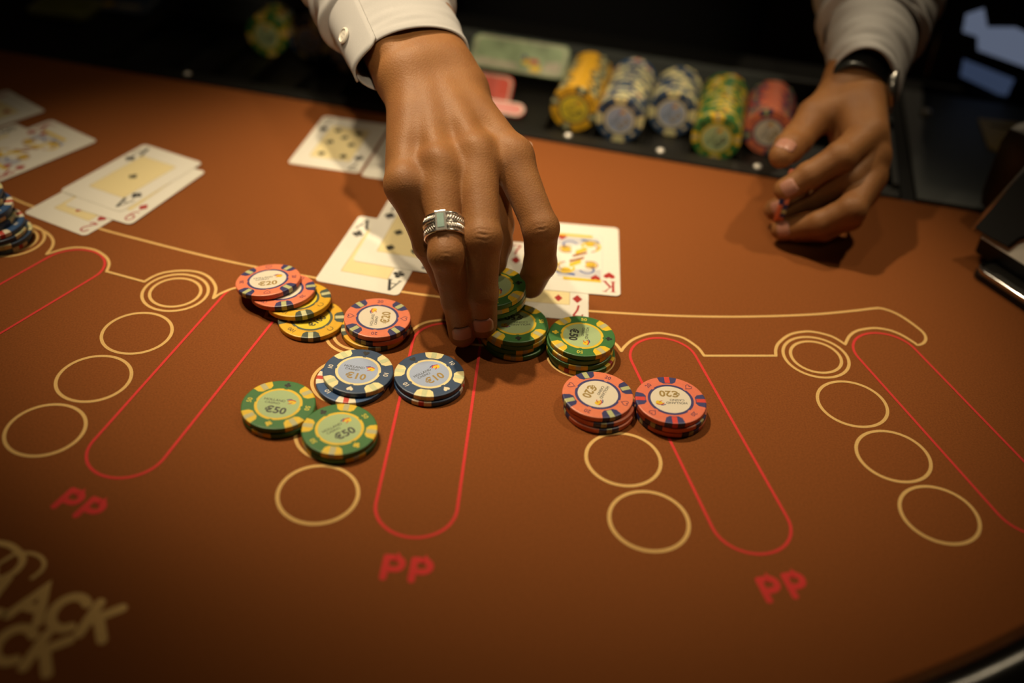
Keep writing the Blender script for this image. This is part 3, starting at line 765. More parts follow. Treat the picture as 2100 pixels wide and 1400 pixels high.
# card shoe at the side of the table
sc0 = at(1992, 552, 4)
shw = at(2100, 632, 4) - at(1992, 560, 4); sang = math.degrees(math.atan2(shw[1], shw[0]))
shoe = thing('card_shoe', 'black card shoe with chrome lip and a white card at its mouth', 'card shoe', (sc0[0], sc0[1], 0), (0, 0, rad(sang)))
# local x along the mouth, local y back from it
lip = [(p[0] + 60, p[1] + 14) for p in rounded(120, 30, 9, 6)]
MB().prism(lip, 0, 4).obj('base_foot', M_BLACK, shoe)
MB().prism([(60 + (x - 60) * .985, 14 + (y - 14) * .94) for x, y in lip], 4.0, 7.0).obj('lip_plate', M_STEEL, shoe)
MB().tube([(x, y, 7.2) for x, y in [(60 + (x - 60) * .97, 14 + (y - 14) * .9) for x, y in lip]], 1.7, 8, closed=True).obj('lip_rim', M_CHROME, shoe, smooth=True)
MB().box(-16, 92, 20, 40, 4, 20, 2).obj('mouth_block', M_BLACK, shoe)
cosl, sinl = math.cos(rad(50)), math.sin(rad(50))
def lean(x, y, t): return (x, 15 + y * cosl - t * sinl, 20 + y * sinl + t * cosl)
wc_ = [(-11, 0), (77, 0), (77, 60), (-11, 60)]
def slab(poly, a, b):
    n = len(poly)
    return MB().add([lean(x, y, a) for x, y in poly] + [lean(x, y, b) for x, y in poly], [tuple(range(n))[::-1], tuple(range(n, 2 * n))] + [(i, (i + 1) % n, n + (i + 1) % n, n + i) for i in range(n)])
slab(wc_, 0, 1.8).obj('white_card', M_CARD, shoe)
# slanted cover with a scooped lower edge, silver trim on its side
cov = [(-18, 3), (-2, 3), (10, 4)] + [(33 + 22 * math.cos(t), 4 + 22 * math.sin(t)) for t in np.linspace(math.pi, 0, 9)] + [(68, 3), (88, 3), (88, 120), (-18, 120)]
slab(cov, 2.0, 6.0).obj('slanted_cover', M_DECK, shoe)
MB().tube([lean(-19, 1, 4), lean(-19, 60, 4), lean(-19, 122, 4)], 2.6, 8).obj('silver_trim', M_STEEL, shoe, smooth=True)
MB().tube([lean(89, 1, 4), lean(89, 60, 4), lean(89, 122, 4)], 2.6, 8).obj('silver_trim', M_STEEL, shoe, smooth=True)
MB().box(-8, 84, 66, 146, 3.6, 66, 5).obj('card_well', M_BLACK, shoe)
MB().box(-40, -16, 76, 98, 0, 20, 3).obj('housing_foot', M_BLACK, shoe)
hs = MB().box(-66, -10, 70, 170, 3.6, 78, 16).obj('side_housing', M_BROWN, shoe)
smooth_by_angle(hs)
MB().lathe([(6, 78), (5, 79.5), (.2, 80)], 18, -38, 105).obj('indicator_light', M_LED, shoe)

# ------------------------------------------------------------------ smooth bodies from rounded limbs (signed distance field -> surface)
class Field:
    def __init__(s, lo, hi, h):
        s.lo = np.array(lo, float); s.h = h
        s.n = np.ceil((np.array(hi, float) - s.lo) / h).astype(int) + 1
    def new(s): return np.full(s.n, 60.0, np.float32)
    def win(s, lo, hi):
        a = np.clip(np.floor((np.array(lo) - s.lo) / s.h).astype(int), 0, s.n)
        b = np.clip(np.ceil((np.array(hi) - s.lo) / s.h).astype(int) + 1, 0, s.n)
        return a, b
    def coords(s, a, b):
        return [(s.lo[i] + s.h * np.arange(a[i], b[i], dtype=np.float32)).astype(np.float32).reshape([-1 if q == i else 1 for q in range(3)]) for i in range(3)]
    def cone(s, F, p0, p1, r0, r1, k=3.0, flat=None, pad=6):
        """rounded cone from p0 to p1; flat = (axis, factor) squeezes it along an axis"""
        p0 = np.array(p0, float); p1 = np.array(p1, float); R = max(r0, r1) + k + pad
        a, b = s.win(np.minimum(p0, p1) - R, np.maximum(p0, p1) + R)
        if (b <= a).any(): return
        X, Y, Z = s.coords(a, b); d = p1 - p0; L2 = float(d @ d) + 1e-9
        x, y, z = X - p0[0], Y - p0[1], Z - p0[2]
        t = np.clip((x * d[0] + y * d[1] + z * d[2]) / L2, 0, 1)
        x, y, z = x - t * d[0], y - t * d[1], z - t * d[2]
        if flat is not None:
            ax, fc = flat; w = (x * ax[0] + y * ax[1] + z * ax[2]) * (1 / fc - 1)
            x, y, z = x + w * ax[0], y + w * ax[1], z + w * ax[2]
        D = np.sqrt(x * x + y * y + z * z) - (r0 + (r1 - r0) * t)
        sl = tuple(slice(a[i], b[i]) for i in range(3))
        F[sl] = smin(F[sl], D, k)
    def dent(s, F, c, r, depth):
        """soft hollow"""
        a, b = s.win(np.array(c) - r * 2.5, np.array(c) + r * 2.5)
        X, Y, Z = s.coords(a, b)
        q = ((X - c[0]) ** 2 + (Y - c[1]) ** 2 + (Z - c[2]) ** 2) / (r * r)
        F[tuple(slice(a[i], b[i]) for i in range(3))] += depth * np.exp(-q)
    def wrinkle(s, F, c, ax, nrm, amp, lam, sig, half):
        a, b = s.win(np.array(c) - 16, np.array(c) + 16)
        X, Y, Z = s.coords(a, b); lat = np.cross(ax, nrm)
        x, y, z = X - c[0], Y - c[1], Z - c[2]
        u = x * ax[0] + y * ax[1] + z * ax[2]; v = x * lat[0] + y * lat[1] + z * lat[2]; w = x * nrm[0] + y * nrm[1] + z * nrm[2]
        m = np.clip((w - 1) / 5, 0, 1) * np.exp(-(v / half) ** 4) * np.exp(-(u / sig) ** 2)
        ph = u + 0.035 * v * v * np.sign(u) + 0.35 * np.sin(v * 0.9)
        F[tuple(slice(a[i], b[i]) for i in range(3))] += amp * m * (np.clip(np.cos(2 * math.pi * ph / lam), .1, 1) - .3)
    def surface(s, F):
        S = F < 0
        c = [S[i:S.shape[0] - 1 + i, j:S.shape[1] - 1 + j, k:S.shape[2] - 1 + k] for i in (0, 1) for j in (0, 1) for k in (0, 1)]
        tot = np.zeros(c[0].shape, np.uint8)
        for q in c: tot += q
        idx = np.argwhere((tot > 0) & (tot < 8))
        imap = np.full(tot.shape, -1, np.int32); imap[tuple(idx.T)] = np.arange(len(idx))
        acc = np.zeros((len(idx), 3)); cnt = np.zeros(len(idx))
        corners = [(i, j, k) for i in (0, 1) for j in (0, 1) for k in (0, 1)]
        for a in range(8):
            for b in range(a + 1, 8):
                ca, cb = np.array(corners[a]), np.array(corners[b])
                if np.abs(ca - cb).sum() != 1: continue
                fa = F[tuple((idx + ca).T)].astype(float); fb = F[tuple((idx + cb).T)].astype(float)
                m = (fa < 0) != (fb < 0); t = np.where(m, fa / np.where(m, fa - fb, 1), 0)
                acc += np.where(m[:, None], ca + (cb - ca) * t[:, None], 0); cnt += m
        V = s.lo + s.h * (idx + acc / cnt[:, None])
        faces = []
        for ax in range(3):
            o1, o2 = [(1, 2), (2, 0), (0, 1)][ax]
            sl0 = [slice(None)] * 3; sl1 = [slice(None)] * 3; sl0[ax] = slice(0, -1); sl1[ax] = slice(1, None)
            e = np.argwhere(S[tuple(sl0)] != S[tuple(sl1)])
            lim = np.array(tot.shape)
            ok = (e[:, o1] > 0) & (e[:, o2] > 0) & (e[:, o1] < lim[o1]) & (e[:, o2] < lim[o2])
            e = e[ok]; d1 = np.zeros(3, int); d1[o1] = 1; d2 = np.zeros(3, int); d2[o2] = 1
            q = np.stack([imap[tuple((e - d1 - d2).T)], imap[tuple((e - d2).T)], imap[tuple(e.T)], imap[tuple((e - d1).T)]], 1)
            flip = ~S[tuple(e.T)]
            q[flip] = q[flip][:, ::-1]
            faces.append(q)
        return V, np.concatenate(faces)
def smin(a, b, k):
    if k <= 0: return np.minimum(a, b)
    h = np.maximum(k - np.abs(a - b), 0) / k
    return np.minimum(a, b) - h * h * h * k / 6
def unit(v): v = np.array(v, float); return v / np.linalg.norm(v)

def make_hand(F, palm, fingers, thumb, N, wr=True, kbase=7.0, rough=True):
    """palm: list of (p0,p1,r0,r1,k); fingers: list of [(point, radius)...] from knuckle to tip; N: back of hand"""
    A = F.new()
    for p0, p1, r0, r1, k in palm:
        F.cone(A, p0, p1, r0, r1, k)
    out = A.copy(); marks = []
    for ch in fingers + [thumb]:
        G = F.new()
        for (p, r), (q, r2) in zip(ch, ch[1:]):
            F.cone(G, p, q, r, r2, 2.0)
        # joint bulges
        for j in (1, 2):
            p, r = ch[j]; F.cone(G, p, p, r + .35, r + .35, 4.0)
        B = smin(A, G, kbase)
        out = smin(out, B, 1.6)
    return A, out

# ---- right hand (the one reaching for the chips) -------------------------------------------------
W = at_dist(868, 140, 675); ARM1 = at_dist(800, 0, 742)
I_M, M_M, R_M, L_M = at_dist(1048, 322, 632), at_dist(977, 318, 622), at_dist(902, 342, 615), at_dist(834, 376, 614)
LT = unit(I_M - L_M); FW = unit(M_M - W); ND = unit(np.cross(FW, LT)); LT = unit(np.cross(ND, FW))
if ND[2] < 0: ND = -ND
AX = unit(ARM1 - W); ELB_R = W + AX * 285
AN = unit(ND - AX * (ND @ AX)); AL = np.cross(AN, AX); AL = AL if AL @ LT > 0 else -AL
def near(px, prev, L, far=False):
    d = ray(*px); d = d / np.linalg.norm(d); w = prev - CAMP; t = w @ d; pr = np.linalg.norm(w - t * d)
    return CAMP + d * (t + (1 if far else -1) * math.sqrt(max(0, L * L - pr * pr)))
m_t = at(990, 664, 17); m_d = near((986, 600), m_t, 25); m_p = near((990, 488), m_d, 34)
r_t = at(948, 684, 11.5); r_d = near((938, 615), r_t, 25.5); r_p = near((915, 522), r_d, 33)
i_t = at(1088, 583, 24); i_d = near((1108, 540), i_t, 20); i_p = near((1109, 468), i_d, 28)
l_p, l_d, l_t = at_dist(880, 503, 622), at_dist(914, 572, 640), at_dist(936, 620, 650)
T_C = W + LT * 18 + FW * 20 - ND * 9
t_i = at_dist(1018, 462, 652); t_t = at(1012, 536, 40); t_m = at_dist(1006, 372, 652)
fR = Field((-170, 474, -2), (46, 740, 200), 0.75)
palm = []
cps = [W + LT * 10 + FW * 8, W + LT * 4 + FW * 8, W - LT * 4 + FW * 8, W - LT * 11 + FW * 8]
mcs = [I_M, M_M, R_M, L_M]; mr = [11.6, 11.6, 11.2, 10.4]
for c, m, r in zip(cps, mcs, mr):
    palm.append((c - ND * 3, m - ND * 1.5, 15.0, r, 12.0))
    palm.append((c - ND * 12, m - ND * 11 - FW * 8, 12.0, 9.5, 12.0))
for c, m, r in zip(cps, mcs, mr):                       # tendons and knuckles on the back
    palm.append((c + ND * 6.5, c * .2 + m * .8 + ND * 5.4, 3.4, 3.8, 10.0))
    palm.append((m, m, r + .3, r + .3, 7.0))
palm += [(T_C, t_m, 15.5, 12.5, 12.0), (W + LT * 8 - ND * 8, T_C, 16, 15, 12.0),
         (I_M - ND * 12 - FW * 22, t_m + FW * 2, 9, 9, 12.0)]
for (m, p, r) in ((I_M, i_p, 9.6), (M_M, m_p, 10.2), (R_M, r_p, 9.8), (L_M, l_p, 8.8)):
    palm.append((m - ND * 1.0, m + (p - m) * .40 - ND * 1.5, r + .6, r - .4, 13.0))
WL = 12.5
for sgn in (-1, 1):                                     # wrist and forearm
    palm.append((W + AL * sgn * 13.5 - AN * 2, W + AX * 45 + AL * sgn * 12.5 + AN * 0, 18.0, 20.0, 16.0))
    palm.append((W + AX * 45 + AL * sgn * 12.5 + AN * 0, W + AX * 150 + AL * sgn * 11 - AN * 2, 20.0, 22, 14.0))
palm.append((W - AN * 1.0, W + AX * 150 - AN * 1, 18.5, 21, 12.0))
palm.append((W - AL * 20 + AX * 12 + AN * 11, W - AL * 20 + AX * 12 + AN * 11, 8, 8, 9.0))
fingers = [[(I_M, 11.8), (i_p, 10.6), (i_d, 9.7), (i_t, 8.9)], [(M_M, 11.7), (m_p, 10.9), (m_d, 9.8), (m_t, 8.9)],
           [(R_M, 11.1), (r_p, 10.0), (r_d, 9.1), (r_t, 8.4)], [(L_M, 10.9), (l_p, 9.2), (l_d, 8.2), (l_t, 7.4)]]
thumb = [(t_m, 12.5), (t_i, 10.6), ((t_i + t_t) / 2, 10.4), (t_t, 8.6)]
A_, FR_ = make_hand(fR, palm, fingers, thumb, ND)
for p, a, b in ((i_p, I_M, i_d), (m_p, M_M, m_d), (r_p, R_M, r_d)):
    ax = unit(b - a); nn = unit((CAMP - p) - ax * ((CAMP - p) @ ax))
    fR.wrinkle(FR_, p + nn * 9, ax, nn, 2.0, 3.2, 6.5, 9.5)
for p, a, b in ((m_d, m_p, m_t), (r_d, r_p, r_t), (i_d, i_p, i_t)):
    ax = unit(b - a); nn = unit((CAMP - p) - ax * ((CAMP - p) @ ax))
    fR.wrinkle(FR_, p + nn * 8, ax, nn, 1.1, 2.8, 3.2, 8)
for a, b in ((I_M, M_M), (M_M, R_M), (R_M, L_M)):        # valleys between the knuckles
    fR.dent(FR_, (a + b) / 2 + ND * 12 + FW * 3, 7.5, 1.9)
    fR.dent(FR_, (a + b) / 2 + ND * 11 - FW * 16, 8, 1.5)
fR.dent(FR_, W + ND * 18 + FW * 16 + LT * 4, 12, 1.2)
VR, QR = fR.surface(FR_)

# ---- left hand (pinching a coral chip by its edge) -------------------------------------------------
W2 = at_dist(1760, 168, 850)
ARM2 = at_dist(1786, 0, 925)
th2 = [at_dist(1722, 200, 832), at_dist(1672, 240, 812), at_dist(1634, 286, 792), at(1602, 320, 61)]
ix2 = [at_dist(1782, 272, 795), at_dist(1724, 322, 767), at_dist(1660, 360, 763), at(1611, 389, 42)]
md2 = [at_dist(1790, 318, 795), at_dist(1742, 368, 778), at_dist(1664, 404, 788), at_dist(1590, 430, 792)]
rg2 = [at_dist(1784, 362, 790), at_dist(1746, 430, 762), at_dist(1682, 458, 764), at(1604, 470, 12)]
lt2 = [at_dist(1768, 395, 795), at_dist(1742, 446, 776), at_dist(1690, 470, 775), at(1634, 476, 10)]
fL = Field((150, 600, -2), (330, 900, 175), 1.1)
pl2 = []
AX2 = unit(ARM2 - W2); AX2 = unit(AX2 + np.array([0, 0, .10])); ELB_L = W2 + AX2 * 285
mean2 = (ix2[0] + md2[0] + rg2[0] + lt2[0]) / 4
FW2 = unit(mean2 - W2); LT2 = unit(ix2[0] - lt2[0]); N2 = unit(np.cross(LT2, FW2)); N2 = N2 if N2[0] > 0 else -N2
for i, f in enumerate((ix2, md2, rg2, lt2)):
    c = W2 + LT2 * (10 - 6.5 * i) + FW2 * 10
    pl2.append((c, f[0], 14.5, [12.2, 11.8, 11.2, 10.4][i], 12.0))
    pl2.append((c - N2 * 9, f[0] - N2 * 9, 13, 9.5, 12.0))
pl2 += [(W2 + LT2 * 8 - N2 * 6, th2[0], 16, 15, 12.0), (th2[0], th2[1], 15, 12.8, 10.0), (ix2[0] - FW2 * 30 - N2 * 8, th2[1], 9, 9, 12)]
AL2 = unit(LT2 - AX2 * (LT2 @ AX2)); AN2 = np.cross(AL2, AX2)
for sgn in (-1, 1):
    pl2.append((W2 + AL2 * sgn * 11, W2 + AX2 * 70 + AL2 * sgn * 12, 18, 21, 16.0))
    pl2.append((W2 + AX2 * 70 + AL2 * sgn * 12, W2 + AX2 * 150 + AL2 * sgn * 13, 21, 26, 16.0))
fg2 = [[(ix2[0], 12.2), (ix2[1], 10.6), (ix2[2], 9.4), (ix2[3], 8.4)], [(md2[0], 12), (md2[1], 10.6), (md2[2], 9.4), (md2[3], 8.2)],
       [(rg2[0], 11.5), (rg2[1], 10.2), (rg2[2], 9.2), (rg2[3], 8.2)], [(lt2[0], 10.5), (lt2[1], 9), (lt2[2], 8), (lt2[3], 7.2)]]
tm2 = [(th2[1], 12.6), (th2[2], 11.2), ((th2[2] + th2[3]) / 2, 10.6), (th2[3], 8.8)]
A2_, FL_ = make_hand(fL, pl2, fg2, tm2, N2)
VL, QL = fL.surface(FL_)

# ---- torso, neck, head (behind the table, above the frame) ------------------------------------------
SH_R, SH_L = np.array([-92, 1122, 405.]), np.array([268, 1122, 405.])
CHX = 88.0
fB = Field((-190, 780, -320), (370, 1330, 800), 9.0)
FB = fB.new()
def cB(*a, **k): fB.cone(FB, *a, **k)
cB((CHX - 55, 1215, -200), (CHX - 70, 1165, 300), 108, 92, k=60, pad=40); cB((CHX + 55, 1215, -200), (CHX + 70, 1165, 300), 108, 92, k=60, pad=40)
cB((CHX - 90, 1145, 385), (CHX + 90, 1145, 385), 60, 60, k=50, pad=40)
cB((CHX, 1145, 400), (CHX, 1120, 520), 52, 50, k=30, pad=40)
cB((CHX, 1125, 620), (CHX, 1105, 560), 82, 60, k=30, pad=40)
cB((CHX, 1140, 640), (CHX, 1150, 655), 88, 84, k=20, pad=40)
cB((CHX, 1030, 605), (CHX, 1018, 585), 8, 14, k=18, pad=40)
for sg in (-1, 1):
    cB((CHX + sg * 86, 1135, 620), (CHX + sg * 88, 1140, 590), 12, 9, k=6, pad=40)
for sh, el, wr in ((SH_R, ELB_R, W + AX * 90), (SH_L, ELB_L, W2 + AX2 * 90)):
    cB(sh, el, 50, 40, k=20, pad=40); cB(el, wr, 38, 24, k=12, pad=40)
VB_, QB = fB.surface(FB)
V = np.concatenate([VR, VL, VB_]); Q = np.concatenate([QR, QL + len(VR), QB + len(VR) + len(VL)])
person = link('person', mesh_of('person', V, Q, M_SKIN, smooth=True))
tag(person, 'dealer in white shirt and black waistcoat reaching for chips with a ringed hand', 'person')
# fingernails
def nail(c, ax, nrm, w, l, r, label=None):
    """curved plate; ax towards the fingertip, nrm out of the finger"""
    ax = unit(ax); nrm = unit(nrm - ax * (nrm @ ax)); lat = np.cross(ax, nrm); v = []; f = []; nx, ny = 9, 8
    for j in range(ny + 1):
        s = -1 + 2 * j / ny
        for i in range(nx + 1):
            q = -1 + 2 * i / nx
            wid = w / 2 * (1 - .30 * max(0, abs(s) - .45) ** 1.5 / .4)
            a = q * wid / r
            drop = r * (1 - math.cos(a)) + (.9 * max(0, s) ** 2) * 1.2 + .5 * max(0, -s) ** 3
            v.append(np.array(c) + ax * (s * l / 2 * (1 - .12 * q * q * (1 if s > 0 else -.2))) + lat * r * math.sin(a) - nrm * drop)
    for j in range(ny):
        for i in range(nx):
            a = j * (nx + 1) + i; f.append((a, a + 1, a + nx + 2, a + nx + 1))
    o = MB().add(v, f).obj('fingernail', M_NAIL, person, smooth=True)
    so = o.modifiers.new('th', 'SOLIDIFY'); so.thickness = .0006; so.offset = 0
    return o
def finger_nail(ch, w=13.0, l=12.5, lift=.35, adv=.72, ref=None):
    (d, rd), (t, rt) = ch[-2], ch[-1]; ax = unit(t - d); nn = (CAMP if ref is None else ref) - t; nn = unit(nn - ax * (nn @ ax))
    c = d + (t - d) * adv + nn * (rd + (rt - rd) * adv + lift)
    return nail(c, ax - nn * .10, nn, w, l, (rd + rt) / 2 * 1.0)
finger_nail(fingers[1], 13.6, 13, adv=.80); finger_nail(fingers[2], 12.6, 12, adv=.80)
finger_nail(fingers[3], 10.5, 10); 
nail(i_t + (i_t - i_d) * .02 + unit(np.array([.85, -.1, .25])) * 8.7, i_t - i_d, np.array([.85, -.1, .25]), 12.5, 12, 9)
finger_nail(fg2[0], 12, 11, adv=.9); finger_nail(fg2[1], 12, 11, adv=.9); finger_nail(fg2[2], 12, 11, adv=.9); finger_nail(fg2[3], 10, 9, adv=.9)
finger_nail(tm2, 15.5, 14, adv=.8, ref=CAMP + np.array([-150, 0, 350.]))

# held chips
lift = at(1010, 586, 30)
tlt = Matrix.Rotation(rad(-6), 3, 'Y') @ Matrix.Rotation(rad(3), 3, 'X')
nz = tlt @ Vector((0, 0, 1))
for i in range(3):
    p = Vector((lift[0], lift[1], lift[2])) - nz * (CT + E_) * (3 - i)
    chip('50', 'green 50 euro chip lifted in the dealing hand, %s of three' % ['lowest', 'middle', 'topmost'][i], 'chips lifted by the dealer', (p.x, p.y, p.z), 200 + 40 * i, tlt, face=(i == 2))
hc = at(1612, 402, 31)
vd = unit((hc - CAMP) * np.array([1, 1, 0])); sx_ = Vector((vd[1], -vd[0], 0))
sx_ = (sx_ + Vector((0, 0, -.05)) + Vector((vd[0], vd[1], 0)) * -.03).normalized()
yy = Vector((0, 0, 1)); xx = yy.cross(sx_).normalized(); yy = sx_.cross(xx)
MXH = Matrix((xx, yy, sx_)).transposed()
for i in range(2):
    p = Vector(hc) + sx_ * ((i - 1) * (CT + E_))
    chip('20', 'coral pink 20 euro chip held on edge by the pinching hand', 'chips pinched on edge', (p.x, p.y, p.z), 20 + 30 * i, MXH, face=(i == 1))

# finger ring on the ring finger
rc = R_M + (r_p - R_M) * .72; rax = unit(r_p - R_M)
rn = unit((CAMP - rc) - rax * ((CAMP - rc) @ rax)); rl = np.cross(rn, rax); RRad = 10.9
ring = thing('finger_ring', 'braided silver ring with a flat stone plate on the ring finger', 'ring', rc)
B3 = Matrix((Vector(rl), Vector(rn), Vector(rax))).transposed()
ring.rotation_euler = B3.to_euler()
# local: z along the finger, y towards the viewer
MB().lathe([(RRad - .4, -5.4), (RRad + .6, -5.4), (RRad + .6, 5.4), (RRad - .4, 5.4)], 48).obj('band', M_SILVER, ring, smooth=False)
for z in (-5.5, 0.0, 5.5):
    MB().tube([(RRad * math.cos(a) + .55 * math.cos(a), (RRad + .55) * math.sin(a), z) for a in np.linspace(0, 2 * math.pi, 49)[:-1]], .75, 8, closed=True).obj('edge_wire', M_SILVER, ring, smooth=True)
br = MB()
for row, s in ((-2.75, 1), (2.75, -1)):
    for i in range(44):
        a = 2 * math.pi * i / 44
        p = lambda da, z: ((RRad + .95) * math.cos(a + da), (RRad + .95) * math.sin(a + da), z)
        br.tube([p(-.06, row - 2.1 * s), p(.06, row), p(.18, row + 2.1 * s)], [.35, .68, .35], 6)
bo = br.obj('braid', M_SILVER, ring, smooth=True)
AP = rad(98)
pr = Matrix.Rotation(AP - math.pi / 2, 4, 'Z')
pm = MB().box(-3.4, 3.4, RRad + .2, RRad + 2.0, -6.3, 6.3, .4).obj('plate', M_SILVER, ring); pm.rotation_euler = (0, 0, AP - math.pi / 2)
sm_ = MB().box(-2.0, 2.0, RRad + 1.8, RRad + 2.3, -4.4, 4.4, .2).obj('stone', M_STONE, ring); sm_.rotation_euler = (0, 0, AP - math.pi / 2)

# wristwatch on the left wrist
wc = W2 - AX2 * 7
watch = thing('wristwatch', 'black wristwatch with shiny buckle under the white cuff of the pinching hand', 'watch', wc)
watch.rotation_euler = Matrix((Vector(AL2), Vector(-AN2), Vector(AX2))).transposed().to_euler()
def loop(a, b, e=2.0, n=56): return [(math.copysign(abs(math.cos(t)) ** (2 / e), math.cos(t)) * a, math.copysign(abs(math.sin(t)) ** (2 / e), math.sin(t)) * b) for t in np.linspace(0, 2 * math.pi, n + 1)[:-1]]
v = []; f = []
prof = [(-.4, -8), (2.0, -8), (2.4, -6.5), (2.4, 6.5), (2.0, 8), (-.4, 8)]
n = 56
for (dx, dz) in prof:
    for t in np.linspace(0, 2 * math.pi, n + 1)[:-1]:
        v.append(((31.5 + dx) * math.cos(t), (21.0 + dx) * math.sin(t), dz))
for q in range(len(prof) - 1):
    for i in range(n):
        f.append((q * n + i, q * n + (i + 1) % n, (q + 1) * n + (i + 1) % n, (q + 1) * n + i))
MB().add(v, f).obj('strap', M_STRAP, watch, smooth=True)
for t in (165, 186, 204):
    c = (33.6 * math.cos(rad(t)), 23.2 * math.sin(rad(t)))
    MB().lathe([(1.7, -1), (1.7, .5), (1.0, 1.2), (.1, 1.4)], 14).obj('metal_stud', M_CHROME, watch, (c[0], c[1], 0), Vector((math.cos(rad(t)) / 31.5, math.sin(rad(t)) / 21, 0)).to_track_quat('Z', 'Y').to_euler(), smooth=True)
wcase = MB().lathe([(15, 0), (16.5, 2), (16.5, 6), (14.5, 8), (1, 8.2)], 36).obj('case', M_STEEL, watch, (2, 21, 0), (rad(-90), 0, 0), smooth=True)
MB().lathe([(13.5, 8.25), (1, 8.5)], 32).obj('dial', M_GLASSBK, wcase)

# ---- sleeves, cuffs, shirt, waistcoat --------------------------------------------------------------
def sleeve(name, centers, ra, rb, lat, nrm, m, wr=1.0, seed=1, thick=1.4, n=72, sub=6):
    """tube of cloth through the centres; ra, rb radii across and over the arm; folds grow towards the far end"""
    C = spline(centers, sub); S = np.linspace(0, len(centers) - 1, len(C))
    RA = np.interp(S, range(len(centers)), ra); RB = np.interp(S, range(len(centers)), rb); WR = np.interp(S, range(len(centers)), wr if isinstance(wr, (list, tuple)) else [wr] * len(centers))
    rnd = random.Random(seed); ph = [rnd.uniform(0, 6.28) for _ in range(12)]
    v = []; f = []; k = len(C)
    lx = np.array(lat)
    for i, c in enumerate(C):
        t = unit(C[min(i + 1, k - 1)] - C[max(i - 1, 0)]); nn = unit(nrm - t * (nrm @ t)); ll = np.cross(nn, t); ll = ll if ll @ lx > 0 else -ll
        for q in range(n):
            a = 2 * math.pi * q / n; s_ = S[i] * 40
            w = WR[i] * (1.1 * math.sin(2 * a + .09 * s_ + ph[0]) + .9 * math.sin(3 * a - .16 * s_ + ph[1]) + .7 * math.sin(.33 * s_ + 1.0 * a + ph[2]) + .55 * math.sin(5 * a + .25 * s_ + ph[3]) + .5 * math.sin(.6 * s_ - 2 * a + ph[4]))
            v.append(c + ll * math.cos(a) * (RA[i] + w) + nn * math.sin(a) * (RB[i] + w))
    for i in range(k - 1):
        for q in range(n):
            f.append((i * n + q, i * n + (q + 1) % n, (i + 1) * n + (q + 1) % n, (i + 1) * n + q))
    o = MB().add(v, f).obj(name, m, person, smooth=True)
    so = o.modifiers.new('th', 'SOLIDIFY'); so.thickness = thick * MM; so.offset = 0
    sb = o.modifiers.new('sb', 'SUBSURF'); sb.levels = 1; sb.render_levels = 1
    return o
shirt_parts = []
# right sleeve
S0 = at_dist(846, 122, 681)
Sax = unit(at_dist(786, 0, 741) - S0)
Sn = unit(AN - Sax * (AN @ Sax)); Sl = np.cross(Sn, Sax); Sl = Sl if Sl @ AL > 0 else -Sl
cuff_c = [S0 - Sax * 1, S0 + Sax * 12, S0 + Sax * 30, S0 + Sax * 52]
sleeve('cuff', cuff_c, [37.0, 37.6, 38.6, 39.8], [23.5, 24.5, 27.5, 31], Sl, Sn, M_SHIRT, .25, 3, 1.8)
sleeve('sleeve', [S0 + Sax * 47, S0 + Sax * 56, S0 + Sax * 80, S0 + Sax * 120, S0 + Sax * 180, ELB_R * .8 + (S0 + Sax * 200) * .2, ELB_R + np.array([0, 18, 6]), (ELB_R + SH_R) / 2, SH_R],
       [39, 45, 47, 48, 52, 56, 60, 64, 66], [31, 37, 41, 44, 48, 52, 58, 62, 66], Sl, Sn, M_SHIRT, [.4, 1.6, 2.2, 2.4, 3, 3.2, 3.5, 3, 2], 5, 1.2)
# placket flap with rounded corner and its button, on the thumbless side of the cuff
def cuff_pt(a, s, off):
    ra = np.interp(s, [0, 52], [37, 39.8]) + off; rb = np.interp(s, [0, 52], [23.5, 31]) + off
    return S0 + Sax * s + Sl * math.cos(rad(a)) * ra + Sn * math.sin(rad(a)) * rb
v = []; f = []; na, ns = 14, 16
for j in range(ns + 1):
    for i in range(na + 1):
        a = 126 + 74 * i / na; sj = -6 + 62 * j / ns
        edge = max(0, (abs(a - 163) - 26) / 11)
        s0 = sj if j > 3 else sj + 5 * edge ** 2 * (1 - j / 4)
        v.append(cuff_pt(a, s0, 2.0 + .4 * math.sin(a * .12)))
for j in range(ns):
    for i in range(na):
        q = j * (na + 1) + i; f.append((q, q + 1, q + na + 2, q + na + 1))
fl = MB().add(v, f).obj('cuff_placket', M_SHIRT, person, smooth=True)
so = fl.modifiers.new('th', 'SOLIDIFY'); so.thickness = .0016; so.offset = 0
def button(c, nrm, r=5.2):
    o = MB().lathe([(r * .9, 0), (r, .6), (r, 1.6), (r * .82, 2.1), (r * .70, 1.5), (.1, 1.4)], 28).obj('button', M_BUTTON, person, c, Vector(nrm).to_track_quat('Z', 'Y').to_euler())
    smooth_by_angle(o, 40)
    for x, y in ((1.2, 1.2), (-1.2, 1.2), (1.2, -1.2), (-1.2, -1.2)):
        MB().lathe([(.5, 1.45), (.5, 1.62)], 8, x, y).obj('button_thread', M_THREAD, o)
bc = cuff_pt(158, 21, 2.8); button(bc, Sl * math.cos(rad(158)) / 37 + Sn * math.sin(rad(158)) / 25)
